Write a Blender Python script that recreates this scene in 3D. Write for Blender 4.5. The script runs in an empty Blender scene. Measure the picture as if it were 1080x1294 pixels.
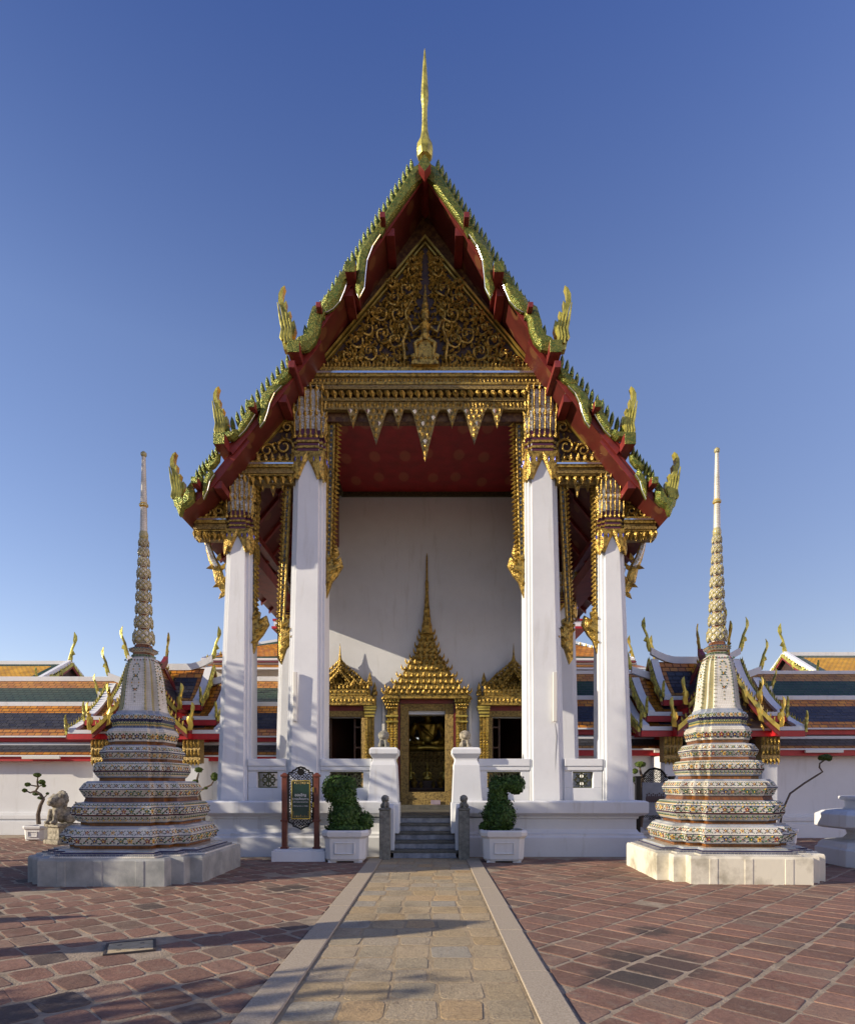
import bpy, bmesh, math, random
from mathutils import Vector, Matrix, noise
R = math.radians
sc = bpy.context.scene
COL = sc.collection
rnd = random.Random(7)

# ---------------------------------------------------------------- camera
FPX, VX, VY, CAMX, EYE = 780.0, 546.0, 991.0, 0.16, 1.6     # focal length in photo pixels, eye point
cam_d = bpy.data.cameras.new('camera'); cam = bpy.data.objects.new('camera', cam_d); COL.objects.link(cam)
cam.location = (CAMX, 0, EYE); cam.rotation_euler = (R(90), 0, 0)
cam_d.sensor_fit = 'HORIZONTAL'; cam_d.sensor_width = 36.0; cam_d.lens = 36.0 * FPX / 1080.0
cam_d.shift_x = -(VX - 540.0) / 1080.0; cam_d.shift_y = (VY - 647.0) / 1080.0
cam_d.clip_start = 0.05; cam_d.clip_end = 3000
sc.camera = cam
# ---------------------------------------------------------------- sky, sun, exposure
SUN_EL, SUN_IN = R(20.0), R(15.5)          # height of the sun; how far its rays turn in towards the facade
world = bpy.data.worlds.new("World"); sc.world = world; world.use_nodes = True
wn = world.node_tree.nodes; wl = world.node_tree.links
bg = wn['Background']; sky = wn.new('ShaderNodeTexSky'); sky.sky_type = 'NISHITA'
sky.sun_disc = False; sky.sun_elevation = SUN_EL
sdir = Vector((-math.cos(SUN_IN) * math.cos(SUN_EL), -math.sin(SUN_IN) * math.cos(SUN_EL), math.sin(SUN_EL)))
sky.sun_rotation = math.atan2(-sdir.x, sdir.y)
sky.altitude = 0; sky.air_density = 1.0; sky.dust_density = 0.6; sky.ozone_density = 2.5
# the air as photographed: deeper blue overhead, pale violet towards the horizon
wc = wn.new('ShaderNodeTexCoord'); ws = wn.new('ShaderNodeSeparateXYZ'); wl.new(wc.outputs['Generated'], ws.inputs[0])
wr = wn.new('ShaderNodeValToRGB'); wl.new(ws.outputs['Z'], wr.inputs[0])
wr.color_ramp.elements.new(.55)
for k_, (p_, c_) in enumerate(((.15, (.82, .66, .65)), (.55, (.84, .74, .84)), (.80, (.43, .48, .78)))):
    wr.color_ramp.elements[k_].position = p_; wr.color_ramp.elements[k_].color = (*c_, 1)
wm = wn.new('ShaderNodeMix'); wm.data_type = 'RGBA'; wm.blend_type = 'MULTIPLY'; wm.inputs[0].default_value = 1.0
wl.new(sky.outputs[0], wm.inputs[6]); wl.new(wr.outputs[0], wm.inputs[7])
wl.new(wm.outputs[2], bg.inputs[0]); bg.inputs[1].default_value = 0.145
sun_d = bpy.data.lights.new('sun', 'SUN'); sun_d.energy = 4.2; sun_d.angle = R(0.5); sun_d.color = (1.0, 0.86, 0.66)
sun = bpy.data.objects.new('sun', sun_d); COL.objects.link(sun)
sun.rotation_euler = sdir.to_track_quat('Z', 'Y').to_euler(); sun.location = (-30, -10, 25)
sc.view_settings.view_transform = 'Standard'; sc.view_settings.look = 'None'
sc.view_settings.exposure = 0.72; sc.view_settings.gamma = 1.0
sc.cycles.max_bounces = 6; sc.cycles.diffuse_bounces = 3; sc.cycles.glossy_bounces = 3
sc.cycles.caustics_reflective = False; sc.cycles.caustics_refractive = False

# ---------------------------------------------------------------- mesh helpers
def fx(px, py, Y=13.2):                     # facade drawing: photo measure -> metres, centred on the axis of the hall
    return ((px - 537.0) * Y / FPX, EYE + (VY - py) * Y / FPX)
def wx(px, Y): return CAMX + (px - VX) * Y / FPX
def wz(py, Y): return EYE + (VY - py) * Y / FPX

class MB:
    def __init__(s, T=None): s.v = []; s.f = []; s.m = []; s.uv = {}; s.T = T
    def add(s, verts, faces, mat=0, uvs=None):
        o = len(s.v)
        s.v += [tuple(s.T(*p)) for p in verts] if s.T else [tuple(p) for p in verts]
        for i, f in enumerate(faces):
            if uvs: s.uv[len(s.f)] = uvs[i]
            s.f.append([o + k for k in f]); s.m.append(mat[i] if isinstance(mat, (list, tuple)) else mat)
    def box(s, x0, x1, y0, y1, z0, z1, mat=0):
        s.add([(x0,y0,z0),(x1,y0,z0),(x1,y1,z0),(x0,y1,z0),(x0,y0,z1),(x1,y0,z1),(x1,y1,z1),(x0,y1,z1)],
              [(0,3,2,1),(4,5,6,7),(0,1,5,4),(1,2,6,5),(2,3,7,6),(3,0,4,7)], mat)
    def prism(s, pts, y0, y1, mat=0):        # outline in x,z pushed along y
        n = len(pts)
        s.add([(x,y0,z) for x,z in pts] + [(x,y1,z) for x,z in pts],
              [list(range(n)), list(range(2*n-1, n-1, -1))] + [(i,(i+1)%n,n+(i+1)%n,n+i) for i in range(n)], mat)
    def strip(s, top, bot, y0, y1, mat=0):   # ribbon between two lines of equal length, pushed along y
        for i in range(len(top)-1):
            a,b,c,d = top[i],top[i+1],bot[i+1],bot[i]
            s.prism([a,b,c,d], y0, y1, mat)
    def dome(s, pts, y0, y1, mat=0, ridge=.35):   # carved outline: front pinched to a ridge so it catches light
        n = len(pts); cx = sum(p[0] for p in pts)/n; cz = sum(p[1] for p in pts)/n
        s.add([(x,y1,z) for x,z in pts] + [(x,y0+(y1-y0)*.45,z) for x,z in pts] + [(cx+(x-cx)*ridge,y0,cz+(z-cz)*ridge) for x,z in pts],
              [list(range(n-1,-1,-1)), [2*n+i for i in range(n)]] + [(i,(i+1)%n,n+(i+1)%n,n+i) for i in range(n)] +
              [(n+i,n+(i+1)%n,2*n+(i+1)%n,2*n+i) for i in range(n)], mat)
    def loft(s, rings, mats=0, caps=True):   # rings: equal-length lists of 3d points
        n = len(rings[0]); V = [p for r in rings for p in r]; F = []; M = []
        for k in range(len(rings)-1):
            m = mats[k] if isinstance(mats, (list, tuple)) else mats
            for i in range(n):
                F.append((k*n+i, k*n+(i+1)%n, (k+1)*n+(i+1)%n, (k+1)*n+i)); M.append(m)
        if caps:
            F.append(list(range(n-1,-1,-1))); M.append(M[0]); F.append([len(V)-n+i for i in range(n)]); M.append(M[-2])
        s.add(V, F, M)
    def lathe(s, prof, n=16, c=(0,0,0), mats=0, ph=0.0):
        s.loft([[(c[0]+r*math.cos(ph+2*math.pi*i/n), c[1]+r*math.sin(ph+2*math.pi*i/n), c[2]+z) for i in range(n)] for r,z in prof], mats)
    def tube(s, path, radii, n=6, mat=0, flat=1.0):
        rings = []; P = [Vector(p) for p in path]; up = Vector((0,1,0))
        for i,p in enumerate(P):
            t = (P[min(i+1,len(P)-1)] - P[max(i-1,0)])
            t = t.normalized() if t.length > 1e-6 else Vector((0,0,1))
            a = t.cross(up); a = a.normalized() if a.length > 1e-3 else Vector((1,0,0))
            b = a.cross(t); r = radii[i] if isinstance(radii,(list,tuple)) else radii
            rings.append([p + a*(r*math.cos(2*math.pi*k/n)) + b*(r*flat*math.sin(2*math.pi*k/n)) for k in range(n)])
        s.loft(rings, mat)
    def gem(s, c, u, v, n, a, b, h, mat=0):  # little four-sided raised petal: half sizes a along u, b along v, height h along n
        c=Vector(c); u=Vector(u); v=Vector(v); n=Vector(n)
        s.add([c+u*a, c+v*b, c-u*a, c-v*b, c+n*h], [(0,1,4),(1,2,4),(2,3,4),(3,0,4)], mat)
    def leaf(s, c, u, v, n, a, b, h, mat=0): # pointed drop: v is the tip direction
        c=Vector(c); u=Vector(u); v=Vector(v); n=Vector(n)
        s.add([c-v*b*.55-u*a*.55, c-v*b*.55+u*a*.55, c+u*a, c+u*a*.55+v*b*.45, c+v*b, c-u*a*.55+v*b*.45, c-u*a, c+n*h-v*b*.1],
              [(0,1,7),(1,2,7),(2,3,7),(3,4,7),(4,5,7),(5,6,7),(6,0,7)], mat)
    def ball(s, c, r, mat=0, nu=12, nv=8, T=None):
        c=Vector(c); rx,ry,rz = r if isinstance(r,(tuple,list)) else (r,r,r)
        rings=[]
        for j in range(nv+1):
            t=math.pi*j/nv; q=max(math.sin(t),.02)
            ring=[]
            for i in range(nu):
                p=Vector((rx*q*math.cos(2*math.pi*i/nu), ry*q*math.sin(2*math.pi*i/nu), -rz*math.cos(t)))
                if T: p = T @ p
                ring.append(c+p)
            rings.append(ring)
        s.loft(rings, mat)
    def build(s, name, mats, parent=None, smooth=None, bevel=0, loc=None, remesh=0):
        me = bpy.data.meshes.new(name); me.from_pydata(s.v, [], s.f)
        for m in (mats if isinstance(mats, (list,tuple)) else [mats]): me.materials.append(m)
        me.polygons.foreach_set('material_index', s.m)
        if s.uv:
            ul = me.uv_layers.new(name='UVMap')
            for fi, uvs in s.uv.items():
                for li, uv in zip(me.polygons[fi].loop_indices, uvs): ul.data[li].uv = uv
        bm = bmesh.new(); bm.from_mesh(me); bmesh.ops.recalc_face_normals(bm, faces=bm.faces); bm.to_mesh(me); bm.free()
        if smooth:
            for p in me.polygons: p.use_smooth = True
            if smooth < 179: me.set_sharp_from_angle(angle=R(smooth))
        o = bpy.data.objects.new(name, me); COL.objects.link(o)
        if parent: o.parent = parent
        if loc: o.location = loc
        if bevel:
            b = o.modifiers.new('bevel','BEVEL'); b.width = bevel; b.segments = 2; b.limit_method='ANGLE'; b.angle_limit=R(40)
        if remesh:
            b = o.modifiers.new('remesh','REMESH'); b.mode='VOXEL'; b.voxel_size=remesh; b.use_smooth_shade=True
            q = o.modifiers.new('smooth','SMOOTH'); q.factor=.5; q.iterations=2
        return o

def tag(o, label=None, cat=None, group=None, kind=None):
    if label: o['label']=label
    if cat: o['category']=cat
    if group: o['group']=group
    if kind: o['kind']=kind
    return o
def thing(name, label, cat, loc=(0,0,0), rz=0, group=None):
    o = bpy.data.objects.new(name, None); COL.objects.link(o); o.empty_display_size=.2
    o.location=loc; o.rotation_euler=(0,0,rz); return tag(o,label,cat,group)
def sub(name, parent):
    o = bpy.data.objects.new(name, None); COL.objects.link(o); o.parent=parent; return o
def copy_tree(o, parent=None):
    c = o.copy(); COL.objects.link(c)
    if parent: c.parent = parent
    for ch in list(o.children): copy_tree(ch, c)
    return c
def mir(s): return lambda x,y,z: (s*x, y, z)
def rect_redent(x0,x1,y0,y1,n,k=2):          # rectangle with k little steps of size n at each corner
    pts=[]
    def corner(cx,cy,sx,sy,flip):
        c=[]
        for i in range(k+1):
            c.append((cx-sx*i*n, cy-sy*(k-i)*n))
            if i<k: c.append((cx-sx*(i+1)*n, cy-sy*(k-i)*n))
        return c[::-1] if flip else c
    pts+=corner(x1,y1,1,1,False); pts+=corner(x0,y1,-1,1,True); pts+=corner(x0,y0,-1,-1,False); pts+=corner(x1,y0,1,-1,True)
    return pts

# ---------------------------------------------------------------- materials
def mat(name, col, rough=.6, metal=0.0, spec=.5):
    m = bpy.data.materials.new(name); m.use_nodes=True
    b = m.node_tree.nodes['Principled BSDF']; b.inputs['Base Color'].default_value=(*col,1)
    b.inputs['Roughness'].default_value=rough; b.inputs['Metallic'].default_value=metal
    b.inputs['Specular IOR Level'].default_value=spec
    return m
def N(m,t,**k):
    n=m.node_tree.nodes.new(t)
    for a,v in k.items():
        if a in n.inputs: n.inputs[a].default_value=v
        else: setattr(n,a,v)
    return n
def L(m,a,b): m.node_tree.links.new(a,b)
def bsdf(m): return m.node_tree.nodes['Principled BSDF']
def coords(m, kind='Object', rot=0, scale=(1,1,1), loc=(0,0,0)):
    t=N(m,'ShaderNodeTexCoord'); p=N(m,'ShaderNodeMapping')
    p.inputs['Rotation'].default_value=(0,0,rot); p.inputs['Scale'].default_value=scale; p.inputs['Location'].default_value=loc
    L(m,t.outputs[kind],p.inputs['Vector']); return p.outputs['Vector']
def ramp(m, fac, stops):
    r=N(m,'ShaderNodeValToRGB'); e=r.color_ramp.elements
    while len(e)<len(stops): e.new(.5)
    for i,(p,c) in enumerate(stops): e[i].position=p; e[i].color=(*c,1) if len(c)==3 else c
    L(m,fac,r.inputs[0]); return r.outputs[0]
def mix(m, fac, a, b, blend='MIX'):
    x=N(m,'ShaderNodeMix',data_type='RGBA',blend_type=blend)
    for sock,v in ((x.inputs[0],fac),(x.inputs[6],a),(x.inputs[7],b)):
        if hasattr(v,'is_output'): L(m,v,sock)
        elif isinstance(v,(int,float)): sock.default_value=v
        else: sock.default_value=(*v,1)
    return x.outputs[2]
def bump(m, height, strength=.3, dist=.01, prev=None):
    b=N(m,'ShaderNodeBump'); b.inputs['Strength'].default_value=strength; b.inputs['Distance'].default_value=dist
    L(m,height,b.inputs['Height'])
    if prev: L(m,prev,b.inputs['Normal'])
    L(m,b.outputs[0],bsdf(m).inputs['Normal']); return b.outputs[0]
def noisy(name, c1, c2, scale=5, rough=.7, metal=0, detail=6, bs=.2, bd=.01, stops=(.35,.65), spec=.5, fine=None):
    m=mat(name,c1,rough,metal,spec); v=coords(m)
    n=N(m,'ShaderNodeTexNoise',Scale=scale,Detail=detail,Roughness=.6); L(m,v,n.inputs['Vector'])
    c=ramp(m,n.outputs[0],[(stops[0],c1),(stops[1],c2)]); L(m,c,bsdf(m).inputs['Base Color'])
    if bs:
        n2=N(m,'ShaderNodeTexNoise',Scale=fine or scale*6,Detail=4); L(m,v,n2.inputs['Vector']); bump(m,n2.outputs[0],bs,bd)
    return m
M={}
def white_plaster(name, dirt, c=(.80,.79,.77)):
    m=mat(name,c,.75); v=coords(m)
    n=N(m,'ShaderNodeTexNoise',Scale=.7,Detail=8,Roughness=.65); L(m,v,n.inputs['Vector'])
    v2=coords(m,scale=(2.2,2.2,.35)); s=N(m,'ShaderNodeTexNoise',Scale=2.0,Detail=7,Roughness=.6); L(m,v2,s.inputs['Vector'])
    a=ramp(m,n.outputs[0],[(.3,tuple(q*.90 for q in c)),(.6,c)])
    st=ramp(m,s.outputs[0],[(.56,(0,0,0)),(.78,(1,1,1))])
    f=N(m,'ShaderNodeMath',operation='MULTIPLY'); L(m,st,f.inputs[0]); f.inputs[1].default_value=dirt
    L(m,mix(m,f.outputs[0],a,(.42,.41,.37)),bsdf(m).inputs['Base Color'])
    n2=N(m,'ShaderNodeTexNoise',Scale=9,Detail=6); L(m,v,n2.inputs['Vector']); bump(m,n2.outputs[0],.22,.012)
    return m
M['white']=white_plaster('white_plaster',.42,(.73,.75,.775))
M['plinth_white']=white_plaster('plinth_plaster',.7,(.70,.72,.745))
M['wall_white']=white_plaster('wall_plaster',.4,(.72,.73,.735))
def gilt(name, c, dark, scale, metal=.75, rough=.32, bs=.6, glass=None):
    m=mat(name,c,rough,metal); v=coords(m)
    vo=N(m,'ShaderNodeTexVoronoi',Scale=scale); L(m,v,vo.inputs['Vector'])
    no=N(m,'ShaderNodeTexNoise',Scale=scale*.35,Detail=5); L(m,v,no.inputs['Vector'])
    c1=ramp(m,no.outputs[0],[(.32,dark),(.55,c),(.8,tuple(min(1,q*1.15) for q in c))])
    if glass:
        g=ramp(m,vo.outputs['Color'],[(glass[1],(0,0,0)),(glass[1]+.02,(1,1,1))])
        c1=mix(m,g,c1,glass[0])
    L(m,c1,bsdf(m).inputs['Base Color']); bump(m,vo.outputs['Distance'],bs,.02)
    return m
M['gold']=gilt('gilded_carving',(.50,.335,.075),(.12,.075,.02),38,metal=.6,rough=.36)
M['gold_smooth']=gilt('gold_leaf',(.62,.47,.10),(.30,.21,.04),9,metal=.7,rough=.3,bs=.15)
M['finial']=gilt('green_tinged_gilt',(.50,.45,.09),(.17,.16,.03),16,metal=.4,rough=.42,bs=.35)
M['gold_dark']=gilt('aged_gilt',(.34,.24,.08),(.12,.08,.03),60,metal=.5,rough=.42)
M['green_gold']=gilt('glass_mosaic_scales',(.23,.225,.042),(.085,.095,.015),48,metal=.55,rough=.35,glass=((.10,.15,.03),.62))
M['mirror_band']=gilt('mirror_mosaic',(.62,.64,.66),(.40,.38,.30),45,metal=.35,rough=.2,glass=((.45,.30,.07),.72))
M['silver']=mat('mirror_glass',(.75,.8,.88),.15,.9)
M['blue_glass']=noisy('blue_glass',(.015,.03,.22),(.03,.05,.4),30,.2,.3)
M['dark_back']=noisy('dark_gable_board',(.022,.014,.025),(.07,.035,.02),12,.6)
M['brown_gilt']=noisy('brown_stencilled_board',(.075,.03,.015),(.26,.14,.045),11,.5,.3,stops=(.42,.72))
M['navy_strip']=noisy('dark_glass_inlay',(.02,.025,.06),(.10,.09,.05),40,.3,.2)
M['trim_dark']=noisy('dark_green_gilt_trim',(.03,.035,.02),(.12,.10,.04),30,.4,.3)
M['purple']=mat('plum_lacquer',(.10,.02,.04),.35)
M['red']=noisy('red_lacquer',(.23,.032,.027),(.14,.016,.014),4,.45,0,bs=.12)
M['red_bright']=noisy('bright_red_paint',(.48,.015,.02),(.36,.01,.015),5,.45,0,bs=.08)
def soffit(name, base, gold, scale, lo):
    m=mat(name,base,.5); v=coords(m,scale=(1,.55,1)); vo=N(m,'ShaderNodeTexVoronoi',voronoi_dimensions='2D',Scale=scale,Randomness=.3); L(m,v,vo.inputs['Vector'])
    d=ramp(m,vo.outputs['Distance'],[(lo,(1,1,1)),(lo+.05,(0,0,0))])
    n=N(m,'ShaderNodeTexNoise',Scale=3,Detail=6); L(m,coords(m),n.inputs['Vector'])
    b=ramp(m,n.outputs[0],[(.3,tuple(q*.6 for q in base)),(.7,base)])
    f=N(m,'ShaderNodeMath',operation='MULTIPLY'); L(m,d,f.inputs[0]); f.inputs[1].default_value=.30
    L(m,mix(m,f.outputs[0],b,gold),bsdf(m).inputs['Base Color']); return m
M['soffit']=soffit('red_soffit',(.12,.018,.013),(.28,.15,.05),2.6,.17)
M['ceiling']=soffit('red_ceiling',(.36,.02,.02),(.50,.22,.08),1.35,.17)
def roof_tile(name, c, c2):
    m=mat(name,c,.3); t=N(m,'ShaderNodeTexCoord'); b=N(m,'ShaderNodeTexBrick',offset=.5,Scale=1)
    b.inputs['Brick Width'].default_value=.24; b.inputs['Row Height'].default_value=.16; b.inputs['Mortar Size'].default_value=.015
    b.inputs['Mortar Smooth'].default_value=.6; b.inputs['Color1'].default_value=(*c,1); b.inputs['Color2'].default_value=(*c2,1)
    b.inputs['Mortar'].default_value=(c[0]*.2,c[1]*.16,c[2]*.2,1); b.inputs['Bias'].default_value=-.1
    L(m,t.outputs['UV'],b.inputs['Vector'])
    n=N(m,'ShaderNodeTexNoise',Scale=1.3,Detail=6); L(m,t.outputs['Object'],n.inputs['Vector'])
    d=ramp(m,n.outputs[0],[(.35,(.62,.6,.58)),(.65,(1,1,1))])
    L(m,mix(m,.8,b.outputs['Color'],d,'MULTIPLY'),bsdf(m).inputs['Base Color'])
    sx=N(m,'ShaderNodeSeparateXYZ'); L(m,t.outputs['UV'],sx.inputs[0])
    q=N(m,'ShaderNodeMath',operation='DIVIDE'); L(m,sx.outputs['Y'],q.inputs[0]); q.inputs[1].default_value=.16
    fr=N(m,'ShaderNodeMath',operation='FRACT'); L(m,q.outputs[0],fr.inputs[0])
    inv=N(m,'ShaderNodeMath',operation='SUBTRACT'); inv.inputs[0].default_value=1; L(m,fr.outputs[0],inv.inputs[1])
    mo=N(m,'ShaderNodeMath',operation='SUBTRACT'); L(m,inv.outputs[0],mo.inputs[0]); L(m,b.outputs['Fac'],mo.inputs[1])
    bump(m,mo.outputs[0],1.0,.05); return m
M['tile_orange']=roof_tile('orange_glazed_tile',(.74,.32,.035),(.52,.17,.02))
M['tile_blue']=roof_tile('dark_blue_glazed_tile',(.035,.038,.06),(.075,.075,.09))
M['tile_green']=roof_tile('green_glazed_tile',(.025,.07,.035),(.05,.095,.05))
M['tile_yellow']=roof_tile('yellow_glazed_tile',(.85,.47,.03),(.74,.38,.025))
# glazed mosaic of the chedis
def mosaic(name,c,c2,mort,w=.032,rough=.22):
    m=mat(name,c,rough); v=coords(m); sx=N(m,'ShaderNodeSeparateXYZ'); L(m,v,sx.inputs[0])
    ad=N(m,'ShaderNodeMath',operation='ADD'); L(m,sx.outputs['X'],ad.inputs[0]); L(m,sx.outputs['Y'],ad.inputs[1])
    cb=N(m,'ShaderNodeCombineXYZ'); L(m,ad.outputs[0],cb.inputs[0]); L(m,sx.outputs['Z'],cb.inputs[1])
    b=N(m,'ShaderNodeTexBrick',offset=0,Scale=1)
    b.inputs['Brick Width'].default_value=w; b.inputs['Row Height'].default_value=w; b.inputs['Mortar Size'].default_value=.003
    b.inputs['Color1'].default_value=(*c,1); b.inputs['Color2'].default_value=(*c2,1); b.inputs['Mortar'].default_value=(*mort,1)
    L(m,cb.outputs[0],b.inputs['Vector'])
    n=N(m,'ShaderNodeTexNoise',Scale=2.2,Detail=8,Roughness=.65); L(m,v,n.inputs['Vector'])
    d=ramp(m,n.outputs[0],[(.34,(.55,.52,.45)),(.58,(1,1,1))])
    L(m,mix(m,.7,b.outputs['Color'],d,'MULTIPLY'),bsdf(m).inputs['Base Color'])
    iv=N(m,'ShaderNodeMath',operation='SUBTRACT'); iv.inputs[0].default_value=1; L(m,b.outputs['Fac'],iv.inputs[1])
    bump(m,iv.outputs[0],.5,.004); return m
M['mz_white']=mosaic('white_glazed_mosaic',(.73,.70,.61),(.62,.60,.52),(.46,.43,.36))
M['mz_bell']=mosaic('pale_glazed_mosaic',(.78,.76,.69),(.72,.70,.64),(.58,.55,.48))
M['mz_blue']=mosaic('sky_tinted_blue_mosaic',(.36,.40,.47),(.28,.33,.41),(.4,.4,.4),.06)  # slate blue tile with the ledges' sky reflection lightened into its colour
M['mz_navy']=mosaic('navy_mosaic',(.02,.025,.09),(.03,.05,.12),(.35,.35,.35),.06)
M['mz_orange']=mosaic('ochre_mosaic',(.26,.095,.02),(.16,.055,.012),(.10,.06,.03),.05)
M['mz_green']=mosaic('green_mosaic',(.10,.17,.09),(.07,.12,.06),(.35,.35,.3),.06)
M['mz_yellow']=mosaic('straw_mosaic',(.52,.44,.17),(.40,.36,.13),(.3,.3,.25),.03)
M['gl_red']=mat('red_glaze',(.17,.018,.015),.2); M['gl_yellow']=mat('yellow_glaze',(.58,.36,.05),.2)
M['gl_green']=mat('green_glaze',(.03,.10,.04),.2); M['gl_navy']=mat('navy_glaze',(.02,.02,.07),.2); M['gl_brown']=mat('brown_glaze',(.13,.05,.02),.25)
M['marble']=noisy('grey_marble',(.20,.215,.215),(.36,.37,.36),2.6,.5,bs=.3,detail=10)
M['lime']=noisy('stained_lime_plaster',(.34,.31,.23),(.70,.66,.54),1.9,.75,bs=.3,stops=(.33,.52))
M['step_marble']=noisy('blue_grey_marble',(.13,.145,.18),(.33,.35,.40),5,.35,bs=.1)
M['step_nose']=noisy('dark_stone_nosing',(.07,.07,.06),(.13,.125,.105),9,.6)
M['stone']=noisy('grey_granite',(.13,.125,.105),(.26,.25,.21),14,.8,bs=.5)
M['stone_pale']=noisy('pale_weathered_stone',(.12,.105,.075),(.40,.36,.28),13,.85,bs=.6)
M['pot']=white_plaster('pot_cement',.5,(.72,.71,.69))
M['soil']=noisy('soil',(.06,.045,.03),(.11,.08,.05),20,.95)
M['bark']=noisy('bark',(.07,.05,.035),(.15,.11,.08),16,.9,bs=.6)
def leafmat(name,a,b):
    m=mat(name,a,.55,spec=.25); g=N(m,'ShaderNodeNewGeometry'); c=ramp(m,g.outputs['Random Per Island'],[(0,a),(.6,b),(1,tuple(q*1.5 for q in b))])
    L(m,c,bsdf(m).inputs['Base Color']); return m
M['leaf']=leafmat('hedge_leaves',(.016,.042,.010),(.05,.10,.018))
M['leaf_bonsai']=leafmat('bonsai_leaves',(.03,.06,.012),(.09,.13,.02))
M['leaf_tree']=leafmat('tree_leaves',(.03,.06,.015),(.07,.11,.03))
M['wood_red']=noisy('red_brown_wood',(.115,.028,.016),(.17,.045,.025),9,.4,bs=.1)
M['iron']=mat('black_iron',(.012,.011,.010),.4,.5)
M['sign_green']=noisy('dark_green_enamel',(.008,.035,.026),(.012,.045,.034),4,.3,bs=0)
M['paint_white']=mat('white_lettering',(.8,.8,.8),.5)
M['sign_grey']=noisy('grey_sign_board',(.16,.18,.21),(.22,.24,.27),6,.5,bs=0)
M['tube']=mat('tube_casing',(.70,.68,.62),.35)
M['dark_in']=noisy('dark_timber',(.05,.022,.012),(.09,.04,.02),8,.5)
M['interior']=noisy('interior_wall',(.16,.05,.035),(.22,.08,.05),3,.6)
M['cable']=mat('grey_cable',(.2,.2,.2),.6)
M['concrete_yellow']=noisy('ochre_concrete',(.40,.31,.17),(.52,.42,.26),12,.85,bs=.3)
M['iron_frame']=mat('iron_edging',(.06,.05,.045),.6,.3)

# paving
def unit_stone(name, stops, grit, smear, smear_at, bs, stains=()):
    m=mat(name,stops[0][1],.85,spec=.3); t=N(m,'ShaderNodeTexCoord'); g=N(m,'ShaderNodeNewGeometry')
    c=ramp(m,g.outputs['Random Per Island'],stops)
    n1=N(m,'ShaderNodeTexNoise',Scale=1.1,Detail=9,Roughness=.7); L(m,t.outputs['Object'],n1.inputs[0])
    n2=N(m,'ShaderNodeTexNoise',Scale=grit,Detail=6,Roughness=.75); L(m,t.outputs['Object'],n2.inputs[0])
    n3=N(m,'ShaderNodeTexNoise',Scale=7,Detail=7,Roughness=.7); L(m,t.outputs['Object'],n3.inputs[0])
    c=mix(m,.7,c,ramp(m,n1.outputs[0],[(.30,(.5,.5,.5)),(.5,(1,1,1)),(.75,(1.15,1.12,1.08))]),'MULTIPLY')
    c=mix(m,.75,c,ramp(m,n2.outputs[0],[(.28,(.55,.53,.52)),(.72,(1.25,1.25,1.25))]),'MULTIPLY')
    sm=ramp(m,n3.outputs[0],[(smear_at,(0,0,0)),(smear_at+.16,(.75,.75,.75))]); c=mix(m,sm,c,smear)
    if stains:          # old oil and damp stains with ragged outlines
        for (sx,sy,r) in stains:
            vd=N(m,'ShaderNodeVectorMath',operation='DISTANCE'); L(m,t.outputs['Object'],vd.inputs[0]); vd.inputs[1].default_value=(sx,sy,0)
            nn=N(m,'ShaderNodeMath',operation='MULTIPLY_ADD'); L(m,n3.outputs[0],nn.inputs[0]); nn.inputs[1].default_value=r*1.1; L(m,vd.outputs['Value'],nn.inputs[2])
            f=ramp(m,nn.outputs[0],[(min(.95,r*1.15),(.72,.72,.72)),(min(1,r*1.55),(0,0,0))]); c=mix(m,f,c,(.05,.045,.042))
    L(m,c,bsdf(m).inputs['Base Color']); p=bump(m,n2.outputs[0],bs,.012); bump(m,n3.outputs[0],.5,.03,p); return m
M['brick']=unit_stone('clay_paver',[(0,(.165,.10,.075)),(.25,(.26,.142,.105)),(.5,(.21,.122,.09)),(.75,(.285,.163,.12)),(.92,(.25,.17,.125)),(.985,(.15,.105,.085)),(1,(.10,.08,.07))],30,(.25,.195,.145),.53,.7,[(2.15,5.5,.55),(1.75,5.05,.40),(2.5,6.7,.28),(-2.0,9.3,.45)])
M['sett']=unit_stone('granite_sett',[(0,(.45,.33,.175)),(.3,(.38,.325,.225)),(.6,(.48,.37,.22)),(.8,(.36,.33,.265)),(1,(.49,.345,.18))],42,(.19,.145,.10),.56,1.3)
M['mortar']=noisy('pale_mortar',(.21,.165,.115),(.37,.295,.215),5,.95,detail=9,bs=.6,bd=.02,fine=40)
M['sett_mortar']=noisy('path_mortar',(.28,.21,.12),(.40,.31,.19),7,.95,detail=9,bs=.6,bd=.015,fine=50)
M['kerb']=noisy('pale_granite',(.31,.255,.185),(.43,.365,.275),55,.85,bs=.4,fine=80)
# ================================================================ ground and path
dcx0,dcy0=wx(167,6.05),6.02
g=MB(); g.add([(-600,-60,0),(600,-60,0),(600,1200,0),(-600,1200,0)],[(0,1,2,3)])
tag(g.build('ground',M['mortar']),kind='structure')
PC=wx(536.5,13.3)                                    # axis of the stone path
PW=1.205
PB=wx(536,13.2)
p=MB(); p.add([(PB-.885,-3,.004),(PB+.885,-3,.004),(PB+.885,13.25,.004),(PB-.885,13.25,.004)],[(0,1,2,3)])
tag(p.build('stone_path',M['sett_mortar']),kind='structure')
k=MB(); y=-3.0; j=0
while y<13.0:
    ln=1.25+.35*rnd.random(); y1=min(y+ln,13.2)
    for s in (-1,1):
        o=rnd.uniform(-.012,.012); xa,xb=(PB-.885-.27+o,PB-.885-.006) if s<0 else (PB+.885+.006,PB+.885+.27+o)
        k.box(xa,xb,y,y1-.012,-.05,.018+rnd.uniform(0,.006))
    y=y1
tag(k.build('path_edging',M['kerb'],bevel=.008),kind='structure')

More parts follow.
